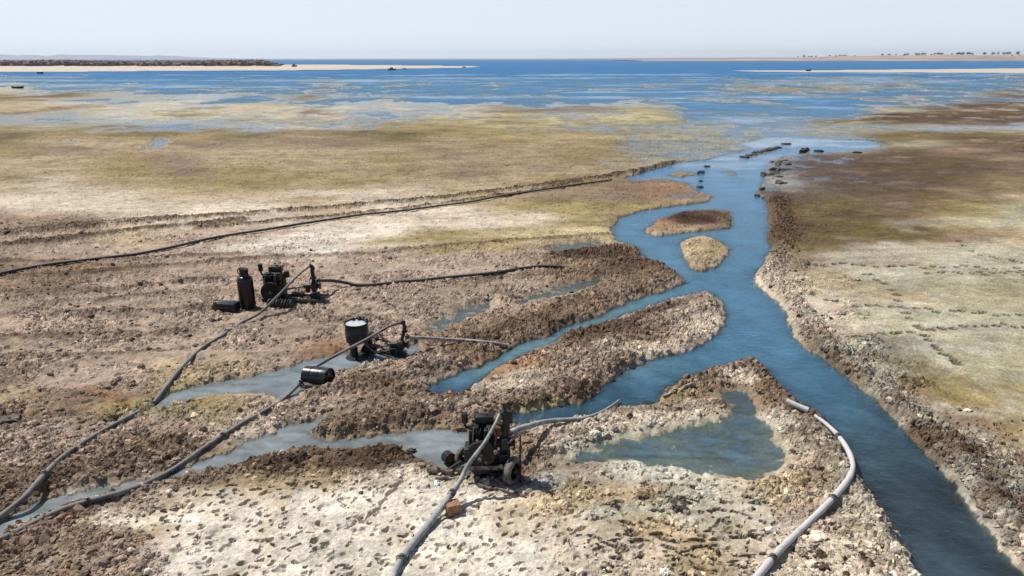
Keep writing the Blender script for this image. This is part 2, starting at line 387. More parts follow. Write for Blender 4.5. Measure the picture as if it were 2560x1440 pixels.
def fields(X, Y, colour=True):
    """everything about the ground that varies slowly: outlines, level, colour"""
    u, v = proj(X, Y)
    D = np.hypot(X, Y)
    far = sst(28, 60, D)
    wr = .045 * (1 + far * 6)
    wr2 = .085 * (1 - far)
    wx = X + wr2 * fbm(X * 4.5, Y * 4.5, 3, 8) + wr * fbm(X * 2.1, Y * 2.1, 3, 3) + .08 * fbm(X * .55, Y * .55, 2, 5)
    wy = Y + wr2 * fbm(X * 4.5 + 20, Y * 4.5, 3, 9) + wr * fbm(X * 2.1 + 40, Y * 2.1, 3, 4) + .08 * fbm(X * .55, Y * .55 + 31, 2, 6)
    dr = poly_sd(wx, wy, RIVER, 4) - .05
    for p in ISLES:
        dr = np.maximum(dr, -poly_sd(wx, wy, p, 4))
    dp = poly_sd(wx, wy, POND_RIGHT)
    dq = np.minimum(poly_sd(wx, wy, POND_LEFT), poly_sd(wx, wy, STREAM_MID)) + .03
    ds = np.full(X.shape, 1e3)
    for p in SHALLOWS:
        ds = np.minimum(ds, poly_sd(wx, wy, p))
    d = np.minimum(np.minimum(dr, dp), np.minimum(dq, ds))
    wf = lookup(WY, WMAP, u + 40 * lod(X, Y, D, .3, 2, 20), v + 5 * lod(X + 9, Y, D, .4, 2, 21)) / 10
    nA = fbm(X * .10, Y * .052, 5, 24, .62)
    nB = fbm(X * .45, Y * .30, 4, 28, .6)
    nf = nA * sst(30, 90, D) + nB * (1 - sst(40, 110, D)) * .9
    hm = .085 * (nf * 1.15 + (.5 - wf) * 1.5) + .09 * sst(.12, .02, wf)
    hm = np.where(v < 181, -.15 + .01 * nf, hm)
    bar = np.full(X.shape, 1e3)
    wxf = X + D * .006 * fbm(X * .02, Y * .02, 3, 41)
    wyf = Y + D * .02 * fbm(X * .02 + 7, Y * .02, 3, 42)
    for p in BARS:
        bar = np.minimum(bar, poly_sd(wxf, wyf, p, 80))
    hm = np.maximum(hm, np.where(bar < 60, -.3 + .55 * sst(8, -10, bar), -9))
    hm = np.minimum(hm, .11 + .25 * (bar < 0) + np.maximum(hm, 0) * .1)
    prof = np.where(d > 0, .075 * (1 - np.exp(-np.abs(d) / .12)), -.40 * (1 - np.exp(-np.abs(d) / .30)))
    shal = np.minimum(dp, np.minimum(dq, ds))
    sha = -.042 * (1 - np.exp(-np.abs(shal) / .30)) + .030 * fbm(X * 1.7 + Y * .8, Y * 3.4, 4, 50)
    sha = np.where((dq < 0) & (dq <= dp), sha - .03, sha)
    sha = np.where(ds < 0, -.010 * (1 - np.exp(-np.abs(ds) / .1)) + .034 * fbm(X * 3.0, Y * 6, 4, 51) * sst(0, .15, -ds), sha)
    prof = np.where((shal < 0) & (dr > 0), sha, prof)
    h = np.where(d > 0, np.minimum(hm, prof + .012), np.minimum(prof, hm))
    land = sst(0.0, .22, d)
    heap = np.zeros(X.shape); hcol = np.zeros(X.shape)
    for ln, w, hh in HEAPS:
        ld, par = line_d(wx, wy, ln, 2.2)
        m = ld < 2.2
        k = np.exp(-(ld[m] / w) ** 2 * 1.6)
        nzh = fbm(par[m] * 1.3 + hh * 100, ld[m] * 1.5, 3, 60)
        heap[m] = np.maximum(heap[m], k * hh * (1 + .45 * nzh))
        hcol[m] = np.maximum(hcol[m], sst(.25, .75, k * (1 + .8 * nzh)) * (.85 if ln[0][0] in (-200, -300, 500) else .6 if hh < .1 else .30))
    dens = lookup(DY, DMAP, u + 25 * lod(X, Y, D, .6, 2, 66), v + 10 * lod(X + 5, Y, D, .6, 2, 67)) / 9
    dens = np.clip(dens + (.42 * fbm(X * 1.1, Y * 1.4, 4, 70) + .38 * fbm(X * .45, Y * .8, 3, 73)) * sst(.1, .3, dens), 0, 1.2)
    dens = np.maximum(dens, np.clip(heap / .13, 0, 1) * .95) * sst(340, 380, v) * np.where(ds < .2, sst(-.2, .2, h * 12), sst(.0, .16, d))
    h = h + heap * land * .55 + .05 * land * np.clip(dens, 0, 1) * fbm(X * 1.9, Y * 1.9, 3, 77)
    h = h + land * (1 - far) * (.022 * fbm(X * .5, Y * .5, 3, 80) + .010 * fbm(X * 2.3, Y * 2.3, 3, 83))
    ruts = sst(1500, 1200, u) * sst(620, 700, v) * sst(1060, 900, v)
    q = Y - X * .12
    h = h + land * ruts * .055 * np.sin(q * 5.0 + 2.2 * fbm(X * .25, Y * .7, 2, 90)) * (.5 + .5 * fbm(X * .4, Y * .8, 2, 91))
    h = np.where((d > .15) & (v > 560), np.maximum(h, .012), h)
    R = dict(base=h, land=land, dens=dens, d=np.minimum(d, 9), dr=dr, shal=np.minimum(shal, 9), bar=bar)
    ld, par = line_d(wx, wy, [(-200, 472), (0, 463), (350, 440), (700, 411)], 2)
    R["track"] = .06 * np.exp(-((ld - .12) / .10) ** 2) * (1 + .5 * fbm(par * 2, ld, 2, 140)) - .06 * np.exp(-(ld / .12) ** 2)
    if not colour:
        return R
    mt = sst(.034, -.004, h) * (1 - far) + far * sst(.08, .0, h)
    k = np.clip((v - 147) / 500, .02, 1)
    wu = u + 70 * lod(X, Y, D, .35, 3, 150)
    wv = v + 30 * k * lod(X, Y, D, .5, 4, 153) + 5 * lod(X, Y, D, .6, 3, 157) * (k < .3)
    col = lookup(CY, CMAP, wu, wv)
    pz = lod(X, Y, D, 1.6, 3, 160)
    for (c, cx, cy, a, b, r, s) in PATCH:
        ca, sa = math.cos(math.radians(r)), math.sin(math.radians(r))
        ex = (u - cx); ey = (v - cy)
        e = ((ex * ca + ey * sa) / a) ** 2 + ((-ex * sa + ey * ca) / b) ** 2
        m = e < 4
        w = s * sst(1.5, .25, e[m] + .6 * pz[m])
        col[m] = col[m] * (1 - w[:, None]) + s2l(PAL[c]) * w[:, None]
    mid = 1 - sst(0, .6, dens)
    n1 = lod(X, Y * 1.2, D, .9, 5, 170, .62); n2 = lod(X + 70, Y * 1.2, D, .8, 5, 175, .62); n3 = lod(X, Y, D, 3.1, 4, 180, .7)
    def blend(c, letter, w):
        w = np.clip(w, 0, 1)[:, None]
        return c * (1 - w) + s2l(PAL[letter]) * w
    farband = sst(520, 440, v) * sst(235, 290, v)
    col = blend(col, 'b', (.05 + farband * .25) * sst(.05, .7, n1) + .25 * sst(.2, .8, n3) * farband)
    col = blend(col, 'o', farband * .50 * sst(.15, .75, n2))
    col = blend(col, 'y', farband * .15 * sst(.15, .75, -n2))
    col = blend(col, 't', farband * .45 * sst(.15, .75, -n1))
    col = blend(col, 'b', farband * sst(1700, 1500, u) * .45 * sst(.0, .5, n3 + n1 * .4))
    col = blend(col, 'o', farband * sst(1700, 1500, u) * .30 * sst(.1, .6, n3 * .7 - n2 * .6))
    col = blend(col, 'c', sst(330, 290, v) * .5 * sst(.1, .6, -n2))
    col = blend(col, 'o', sst(330, 290, v) * .65 * sst(.05, .55, n1)); col = blend(col, 'd', sst(335, 300, v) * sst(1900, 2150, u) * .6 * sst(-.1, .5, n2))
    col = blend(col, 'G', sst(330, 290, v) * .4 * sst(.2, .7, n3))
    col = blend(col, 'w', .35 * sst(.2, .8, -n1) * mid * sst(540, 600, v))
    col = blend(col, 'd', .45 * sst(.25, .8, n3 * .6 + n1 * .5) * np.clip(dens * 1.2, 0, 1))
    col = blend(col, 's', .45 * sst(.2, .8, -n3 * .6 - n2 * .5) * np.clip(dens * 1.2, 0, 1))
    fg = sst(1150, 1220, v) * mid
    col = blend(col, 't', fg * .45 * sst(.1, .6, n2)); col = blend(col, 'w', fg * .6 * sst(-.1, .5, -n2 - n3 * .3)); col = blend(col, 'g', fg * .35 * sst(.2, .7, n1))
    col = blend(col, 'r', .25 * sst(.45, .9, n2) * np.clip(dens * 1.5, 0, 1))
    col = blend(col, 'y', .25 * sst(.3, .9, -n2) * sst(.9, .3, dens))
    col = blend(col, 'd', hcol * sst(.0, .1, d))
    flat_r = sst(1950, 2150, u) * sst(420, 520, v)
    brn = sst(1980, 2080, u) * sst(375, 400, v) * sst(660, 560, v + (u - 2050) * .22)
    col = blend(col, 'd', brn * .70 * sst(-.5, .35, n2 * .7 + n3 * .4)); col = blend(col, 'o', brn * .65 * sst(-.2, .4, n1))
    col = blend(col, 'k', brn * sst(520, 440, v) * sst(2420, 2200, u) * .6 * sst(-.4, .3, n3 + n1))
    lo_ = flat_r * sst(600, 680, v)
    col = blend(col, 'c', lo_ * .55 * sst(-.3, .5, -n1)); col = blend(col, 'o', lo_ * .30 * sst(.1, .7, n2 + n3 * .3)); col = blend(col, 'b', lo_ * .25 * sst(.1, .7, n3))
    col = blend(col, 'G', far * mt * .55 * sst(400, 300, v))
    col *= (1 - .16 * farband * sst(1900, 1600, u))[:, None]
    col *= np.exp(.16 * n3 + .10 * n1)[:, None]
    barw = (sst(5, -5, bar))[:, None] * .9
    col = col * (1 - barw) + s2l((222, 207, 192)) * barw
    silt = (sst(.2, -.1, R["shal"]) * (dr > .2))[:, None] * .35
    col = col * (1 - silt) + s2l((158, 150, 122)) * silt
    R["wet"] = np.clip(mt + lookup(CY, WETMAP, u, v) * .35, 0, 1)
    R["mt"] = mt
    R["col"] = col
    return R

WETMAP = np.array([[1.0 if c in 'Gck' else 0 for c in l.split()[1:]] for l in COVER.strip().split("\n")])

def relief(X, Y, R):
    """clods, pits, footprints and cracks on top of the slow fields"""
    u, v = proj(X, Y)
    D = np.hypot(X, Y); far = sst(28, 60, D)
    h = R["base"].copy(); land = R["land"]; dens = R["dens"]
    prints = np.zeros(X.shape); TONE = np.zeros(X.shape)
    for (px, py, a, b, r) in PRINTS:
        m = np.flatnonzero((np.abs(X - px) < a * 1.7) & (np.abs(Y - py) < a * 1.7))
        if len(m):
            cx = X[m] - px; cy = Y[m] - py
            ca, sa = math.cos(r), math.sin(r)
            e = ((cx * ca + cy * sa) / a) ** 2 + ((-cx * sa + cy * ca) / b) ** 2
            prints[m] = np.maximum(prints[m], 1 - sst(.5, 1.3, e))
    m = (v > 330) & (D < 75) & (v < 1560) & (np.abs(u - 1280) < 1500) & (land > .001)
    x = X[m]; y = Y[m]; dn = dens[m]; L = land[m]
    jx = x + .05 * fbm(x * 6, y * 6, 2, 100); jy = y + .05 * fbm(x * 6 + 50, y * 6, 2, 101)
    add = np.zeros(x.shape)
    tone = np.zeros(x.shape)
    for s, am, sd in ((.21, .26, 1), (.105, .42, 2), (.055, .50, 3)):
        f1, ra, rb = worley(jx / s, jy / (s * .9), 110 + sd)
        keep = rb < .15 + dn * .75
        top = np.clip((.60 - f1) / .26, 0, 1)
        g = top * top * (3 - 2 * top) * keep * np.clip(dn * 1.3, 0, 1)
        add += am * (.5 if s > .2 else .72) * s * g * (.15 + 1.2 * ra)
        tone += (.8 if s > .1 else 1.1) * g * (rb / (.15 + dn * .75) - .55)
    add += .030 * dn * fbm(x * 9, y * 9, 2, 120)
    f1, ra, rb = worley(jx / .125 - jy * 2.4, jy / .092, 130)
    soft = sst(.5, .12, dn) * (v[m] > 1060)
    add -= soft * .060 * (1 - sst(.12, .25, f1 - .13 * ra)) * (rb > .52) * (.15 + 1.1 * ra)
    f1, ra, rb = worley(jx / .42 + 3, jy / .34, 131)
    add -= sst(.6, .2, dn) * (1 - .85 * sst(1900, 2050, u[m]) * (v[m] < 1100)) * .040 * (1 - sst(.12, .26, f1)) * (rb > .55)
    add += (1 - far[m]) * .007 * fbm(x * 14, y * 14, 2, 133)
    h[m] += add * L
    TONE[m] = tone * L
    h -= prints * .045 * land
    ld, _ = line_d(X + .03 * np.sin(Y * 31), Y + .02 * np.sin(X * 43), [(1010, 1212), (965, 1258), (940, 1290), (870, 1328)], .5)
    h -= .06 * np.exp(-(ld / .028) ** 2)
    return h + R["track"], prints, TONE

def finish(R, prints, tone):
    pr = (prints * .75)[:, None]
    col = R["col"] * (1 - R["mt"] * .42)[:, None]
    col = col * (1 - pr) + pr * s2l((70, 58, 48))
    col = col * np.exp(tone)[:, None]      # each lump dried to its own shade
    return np.clip(col / KCOL, .012, .8)

KCOL = 1.62

def upsample(R, shp, st):
    """bilinear from every st-th row and column of a lattice"""
    r, c = shp
    def ax(n):
        m = (n + st - 1) // st
        t = np.arange(n) / st
        i = np.minimum(t.astype(int), m - 2) if m > 1 else np.zeros(n, int)
        return i, np.clip(t - i, 0, 1)
    i, a = ax(r); j, b = ax(c)
    R2 = {}
    m = ((r + st - 1) // st, (c + st - 1) // st)
    for k, f in R.items():
        g = f.reshape(m + f.shape[1:]).astype(np.float32)
        A = a[:, None]; B = b[None, :]
        if g.ndim == 3: A = A[..., None]; B = B[..., None]
        o = (g[i][:, j] * (1 - A) + g[i + 1][:, j] * A) * (1 - B) + (g[i][:, j + 1] * (1 - A) + g[i + 1][:, j + 1] * A) * B
        R2[k] = o.reshape((r * c,) + f.shape[1:])
    return R2

# ------------------------------------------------------------------ object helpers
COL = SC.collection

def tag(o, label=None, cat=None, group=None, kind=None):
    if label: o["label"] = label
    if cat: o["category"] = cat
    if group: o["group"] = group
    if kind: o["kind"] = kind
    return o

def mesh_np(name, V, F, mat, smooth=True):
    me = bpy.data.meshes.new(name)
    nv = len(V); nf = len(F); k = F.shape[1]
    me.vertices.add(nv); me.vertices.foreach_set("co", V.astype(np.float32).ravel())
    me.loops.add(nf * k); me.loops.foreach_set("vertex_index", F.astype(np.int32).ravel())
    me.polygons.add(nf); me.polygons.foreach_set("loop_start", np.arange(0, nf * k, k, dtype=np.int32))
    me.polygons.foreach_set("loop_total", np.full(nf, k, np.int32))
    me.polygons.foreach_set("use_smooth", np.full(nf, smooth, bool))
    me.update(calc_edges=True)
    if mat: me.materials.append(mat)
    o = bpy.data.objects.new(name, me); COL.objects.link(o)
    return o

def vattr(me, name, arr, typ):
    a = me.attributes.new(name, typ, 'POINT')
    if typ == 'FLOAT':
        a.data.foreach_set("value", arr.astype(np.float32))
    else:
        q = np.ones((len(arr), 4), np.float32); q[:, :3] = arr
        a.data.foreach_set("color", q.ravel())

# ------------------------------------------------------------------ materials
def newmat(name):
    m = bpy.data.materials.new(name); m.use_nodes = True
    nt = m.node_tree
    return m, nt, nt.nodes["Principled BSDF"]

def N(nt, t, **kw):
    n = nt.nodes.new(t)
    for k, v in kw.items():
        if k.startswith("i_"):
            n.inputs[int(k[2:]) if k[2:].isdigit() else k[2:].replace("_", " ")].default_value = v
        else:
            setattr(n, k, v)
    return n

def mix(nt, a, b, fac, typ='MIX'):
    n = nt.nodes.new("ShaderNodeMix"); n.data_type = 'RGBA'; n.blend_type = typ
    for s, val in ((n.inputs[0], fac), (n.inputs[6], a), (n.inputs[7], b)):
        if isinstance(val, (int, float)): s.default_value = val
        elif isinstance(val, tuple): s.default_value = val if len(val) == 4 else (*val, 1)
        else: nt.links.new(val, s)
    return n.outputs[2]

def ramp(nt, fac, stops):
    n = nt.nodes.new("ShaderNodeValToRGB")
    cr = n.color_ramp
    while len(cr.elements) < len(stops): cr.elements.new(.5)
    for e, (p, c) in zip(cr.elements, stops):
        e.position = p; e.color = (c, c, c, 1) if isinstance(c, (int, float)) else (*c, 1)
    nt.links.new(fac, n.inputs[0])
    return n.outputs[0]

def noise(nt, scale, detail=4, vec=None, rough=.55, dist=0):
    n = nt.nodes.new("ShaderNodeTexNoise")
    n.inputs["Scale"].default_value = scale; n.inputs["Detail"].default_value = detail
    n.inputs["Roughness"].default_value = rough; n.inputs["Distortion"].default_value = dist
    if vec is not None: nt.links.new(vec, n.inputs["Vector"])
    return n.outputs[0]

def soil_mat():
    m, nt, b = newmat("mud_and_silt")
    geo = N(nt, "ShaderNodeNewGeometry"); pos = geo.outputs["Position"]
    att = N(nt, "ShaderNodeAttribute", attribute_name="alb"); wet = N(nt, "ShaderNodeAttribute", attribute_name="wet")
    n1 = noise(nt, 7, 6, pos, .7); n2 = noise(nt, 26, 5, pos, .75); n3 = noise(nt, 1.7, 5, pos, .6)
    c = mix(nt, att.outputs["Color"], ramp(nt, n1, [(.25, .62), (.5, 1.0), (.75, 1.28)]), 1.0, 'MULTIPLY')
    c = mix(nt, c, ramp(nt, n2, [(.30, .60), (.48, 1.0), (.70, 1.34)]), .8, 'MULTIPLY')
    mp = N(nt, "ShaderNodeMapping"); mp.inputs["Scale"].default_value = (.7, 1.15, 1.0); nt.links.new(pos, mp.inputs["Vector"])
    n4 = noise(nt, .42, 12, mp.outputs[0], .80)
    n5 = noise(nt, 2.6, 6, mp.outputs[0], .75)
    c = mix(nt, c, ramp(nt, n4, [(.36, (.55, .53, .47)), (.5, (1, 1, 1)), (.62, (1.35, 1.33, 1.28))]), .75, 'MULTIPLY')
    c = mix(nt, c, ramp(nt, n5, [(.34, .68), (.5, 1.0), (.64, 1.28)]), .6, 'MULTIPLY')
    c = mix(nt, c, ramp(nt, n3, [(.3, (.90, .86, .80)), (.5, (1, 1, 1)), (.7, (1.06, 1.02, .93))]), .8, 'MULTIPLY')
    nt.links.new(c, b.inputs["Base Color"])
    r = ramp(nt, wet.outputs["Fac"], [(.0, .92), (.6, .55), (1.0, .22)])
    nt.links.new(r, b.inputs["Roughness"])
    sp = ramp(nt, wet.outputs["Fac"], [(.0, .12), (.5, .3), (1.0, .6)])
    nt.links.new(sp, b.inputs["Specular IOR Level"])
    bp = N(nt, "ShaderNodeBump"); bp.inputs["Strength"].default_value = .8; bp.inputs["Distance"].default_value = .012
    h = N(nt, "ShaderNodeMath", operation='ADD'); nt.links.new(n1, h.inputs[0]); nt.links.new(n2, h.inputs[1])
    nt.links.new(h.outputs[0], bp.inputs["Height"]); nt.links.new(bp.outputs[0], b.inputs["Normal"])
    return m

def clod_mat():
    m, nt, b = newmat("clod_mud")
    att = N(nt, "ShaderNodeAttribute", attribute_name="ccol", attribute_type='INSTANCER')
    geo = N(nt, "ShaderNodeNewGeometry")
    n = noise(nt, 30, 4, geo.outputs["Position"], .7)
    c = mix(nt, att.outputs["Color"], ramp(nt, n, [(.3, .62), (.5, 1.0), (.7, 1.3)]), .9, 'MULTIPLY')
    nt.links.new(c, b.inputs["Base Color"]); b.inputs["Roughness"].default_value = .85
    b.inputs["Specular IOR Level"].default_value = .2
    return m

def water_mat():
    m, nt, b = newmat("lake_water")
    nt.nodes.remove(b)
    out = nt.nodes["Material Output"]
    geo = N(nt, "ShaderNodeNewGeometry"); pos = geo.outputs["Position"]
    tint = N(nt, "ShaderNodeAttribute", attribute_name="tint"); op = N(nt, "ShaderNodeAttribute", attribute_name="opac")
    rou = N(nt, "ShaderNodeAttribute", attribute_name="chop")
    mp = N(nt, "ShaderNodeMapping"); mp.inputs["Scale"].default_value = (1.0, 1.7, 1.0); nt.links.new(pos, mp.inputs["Vector"])
    w1 = noise(nt, 5.5, 4, mp.outputs[0], .6, .5); w2 = noise(nt, .8, 5, mp.outputs[0], .65)
    bp = N(nt, "ShaderNodeBump"); bp.inputs["Distance"].default_value = .05
    st = N(nt, "ShaderNodeMath", operation='MULTIPLY_ADD'); nt.links.new(rou.outputs["Fac"], st.inputs[0]); st.inputs[1].default_value = .9; st.inputs[2].default_value = .08
    nt.links.new(st.outputs[0], bp.inputs["Strength"]); nt.links.new(w1, bp.inputs["Height"])
    body = N(nt, "ShaderNodeBsdfDiffuse")
    cc = mix(nt, tint.outputs["Color"], ramp(nt, w2, [(.3, .72), (.5, 1.0), (.7, 1.25)]), .8, 'MULTIPLY')
    cc = mix(nt, cc, ramp(nt, w1, [(.3, .78), (.5, 1.0), (.7, 1.2)]), .7, 'MULTIPLY')
    nt.links.new(cc, body.inputs["Color"])
    tr = N(nt, "ShaderNodeBsdfTransparent"); tr.inputs["Color"].default_value = (.72, .84, .86, 1)
    m1 = N(nt, "ShaderNodeMixShader"); nt.links.new(op.outputs["Fac"], m1.inputs[0]); nt.links.new(tr.outputs[0], m1.inputs[1]); nt.links.new(body.outputs[0], m1.inputs[2])
    gl = N(nt, "ShaderNodeBsdfGlossy"); gl.inputs["Roughness"].default_value = .12; nt.links.new(bp.outputs[0], gl.inputs["Normal"])
    fr = N(nt, "ShaderNodeFresnel"); fr.inputs["IOR"].default_value = 1.33; nt.links.new(bp.outputs[0], fr.inputs["Normal"])
    # wind chop tilts the facets towards the viewer: the far lake mirrors less than flat water would
    lim = N(nt, "ShaderNodeMapRange"); lim.inputs["From Min"].default_value = 0; lim.inputs["From Max"].default_value = 1
    lim.inputs["To Min"].default_value = .62; lim.inputs["To Max"].default_value = .16
    nt.links.new(rou.outputs["Fac"], lim.inputs["Value"])
    mn = N(nt, "ShaderNodeMath", operation='MINIMUM'); nt.links.new(fr.outputs[0], mn.inputs[0]); nt.links.new(lim.outputs[0], mn.inputs[1])
    m2 = N(nt, "ShaderNodeMixShader"); nt.links.new(mn.outputs[0], m2.inputs[0]); nt.links.new(m1.outputs[0], m2.inputs[1]); nt.links.new(gl.outputs[0], m2.inputs[2])
    nt.links.new(m2.outputs[0], out.inputs["Surface"])
    return m

SOIL = soil_mat(); CLODM = clod_mat(); WATER = water_mat()

# ------------------------------------------------------------------ the ground sheet
def lattice(du, dv_list, umax):
    us = np.concatenate([np.arange(-umax, umax + .1, du)])
    ext = umax * np.geomspace(1.03, 22, 22)
    us = np.concatenate([-ext[::-1], us, ext])
    Ys = dv_list
    Zc = np.maximum(Ys * CT + CAMH * ST, .9 * CAMH * ST)
    X = us[None, :] * (Zc / FPX)[:, None]
    Yg = np.repeat(Ys[:, None], len(us), 1)
    return X, Yg

def grid_faces(r, c):
    i = np.arange(r - 1)[:, None] * c + np.arange(c - 1)[None, :]
    i = i.ravel()
    return np.stack([i, i + 1, i + c + 1, i + c], 1)

vs = np.concatenate([np.arange(1680, 1000, -2.3), np.arange(1000, 560, -1.9), np.arange(560, 330, -1.6), np.arange(330, 186, -1.0), np.arange(186, 152, -.6), np.array([151, 150.2, 149.6, 149.1])])
Yrows = gp(np.full(vs.shape, 1280.), vs)[1]
near = np.array([-60, -30, -15, -8, -4, -2, -.5, .5, 1.2, 1.8])
near = near[near < Yrows[0] - .2]
Yrows = np.concatenate([near, Yrows, [9000, 14000, 24000]])
GXX, GYY = lattice(2.35, Yrows, 1420)
RG = upsample(fields(GXX[::2, ::2].ravel(), GYY[::2, ::2].ravel()), GXX.shape, 2)
Hh, PRT, TN = relief(GXX.ravel(), GYY.ravel(), RG)
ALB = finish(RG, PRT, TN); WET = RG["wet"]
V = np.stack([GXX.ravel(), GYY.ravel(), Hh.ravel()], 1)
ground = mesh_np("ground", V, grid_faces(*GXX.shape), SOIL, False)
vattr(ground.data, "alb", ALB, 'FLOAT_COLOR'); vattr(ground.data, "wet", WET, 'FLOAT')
tag(ground, kind="structure")
print("ground verts", len(V))

# ------------------------------------------------------------------ water sheets
wv = np.concatenate([np.arange(1680, 560, -6.), np.arange(560, 330, -3.5), np.arange(330, 186, -1.5), np.arange(186, 152, -1.), np.array([151, 150, 149, 148.6, 148.3])])
Yw = np.concatenate([gp(np.full(wv.shape, 1280.), wv)[1], [14000, 24000]])
WX, WYY = lattice(5.0, Yw, 1420)
RW = fields(WX.ravel(), WYY.ravel(), False)
wh = RW["base"]; wb = wh
Dw = np.hypot(WX, WYY).ravel()
uu, vv_ = proj(WX.ravel(), WYY.ravel())
dep = np.maximum(-wb, 0)
shallowpond = (poly_sd(WX.ravel(), WYY.ravel(), POND_RIGHT) < .25)
milky = np.minimum(poly_sd(WX.ravel(), WYY.ravel(), POND_LEFT), poly_sd(WX.ravel(), WYY.ravel(), STREAM_MID)) < .3
opac = 1 - np.exp(-dep / .10)
opac = np.where(Dw > 60, 1 - np.exp(-dep / .032), opac)
opac = np.where(shallowpond, np.clip(.06 + dep * 10 + .50 * fbm(WX.ravel() * 1.5 + WYY.ravel(), WYY.ravel() * 4.0, 5, 207, .62), 0.04, .95), opac)
opac = np.where(milky, np.clip(.38 + dep * 7 + .30 * fbm(WX.ravel() * 1.4 + WYY.ravel(), WYY.ravel() * 3.6, 4, 209, .6), 0.05, .92), opac)
opac = np.where(vv_ < 190, 1.0, opac)
c_lake = s2l((16, 116, 176)); c_flat = s2l((58, 134, 186)); c_near = s2l((76, 127, 158)); c_low = s2l((60, 76, 86)); c_milk = s2l((168, 176, 178))
k1 = sst(205, 180, vv_)[:, None]; k2 = sst(620, 300, vv_)[:, None]; k3 = sst(760, 1250, vv_)[:, None]
tint = c_near * (1 - k3) + c_low * k3
tint = tint * (1 - k2) + c_flat * k2
tint = tint * (1 - k1) + c_lake * k1
xs_ = WX.ravel()
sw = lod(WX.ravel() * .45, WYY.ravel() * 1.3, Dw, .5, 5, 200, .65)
pale = (sst(.02, .40, sw) * sst(176, 190, vv_) * sst(470, 370, vv_) * .62)[:, None]  # streaks of glint and wet sheen painted into the water tint
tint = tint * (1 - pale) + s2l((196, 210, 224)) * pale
psh = np.full(xs_.shape, 9.)
for p in SHALLOWS: psh = np.minimum(psh, poly_sd(xs_, WYY.ravel(), p))
psh = (psh < .3)[:, None] * .6
tint = tint * (1 - psh) + s2l((172, 184, 198)) * psh
sw2 = fbm(WX.ravel() * 1.3 + WYY.ravel() * .6, WYY.ravel() * 3.2, 5, 205, .6)
sp_ = shallowpond[:, None] * .65
tint = tint * (1 - sp_) + s2l((108, 138, 160)) * sp_
pm = (shallowpond * sst(-.3, .6, sw2) * .65)[:, None]
tint = tint * (1 - pm) + s2l((136, 158, 172)) * pm
narrow = (sst(.8, .3, -RW["dr"]) * (RW["dr"] < 0) * sst(980, 900, vv_) * sst(600, 700, vv_) * sst(1800, 1500, uu))[:, None] * .7
tint = tint * (1 - narrow) + s2l((126, 162, 168)) * narrow
xr, yr = WX.ravel(), WYY.ravel()
flow = fbm((xr * .8 + yr * .6) * 1.6, (xr * .6 - yr * .8) * .55, 5, 215, .65)
fl = (sst(700, 1050, vv_) * (RW["dr"] < .1))[:, None]
tint = tint * np.exp(fl * np.clip(flow, -1, 1)[:, None] * .55)
tint = tint * np.exp(((Dw < 60) * .16 * fbm(xr * .9, yr * .5, 4, 219))[:, None])
mk = milky[:, None] * .85
tint = tint * (1 - mk) + c_milk * mk
tint = tint / 1.75
chop = np.clip(sst(205, 178, vv_) * .3 + .7 * sst(360, 240, vv_) + .40 * sst(600, 1100, vv_) + .2, 0, 1)
chop = np.where(milky | shallowpond, .06, chop)
F = grid_faces(*WX.shape)
lo = wh[F].min(1) < .02
cut = 345
islake = vv_[F].min(1) < cut
for nm, sel in (("lake", lo & islake), ("stream", lo & ~islake)):
    f = F[sel]
    ids, inv = np.unique(f, return_inverse=True)
    Vw = np.stack([WX.ravel()[ids], WYY.ravel()[ids], np.zeros(len(ids))], 1)
    o = mesh_np(nm, Vw, inv.reshape(f.shape), WATER)
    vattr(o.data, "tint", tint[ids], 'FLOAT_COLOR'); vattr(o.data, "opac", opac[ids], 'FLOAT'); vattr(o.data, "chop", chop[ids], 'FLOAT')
    tag(o, kind="structure")

def gh(x, y):
    return float(fields(np.array([x], float), np.array([y], float), False)["base"][0])

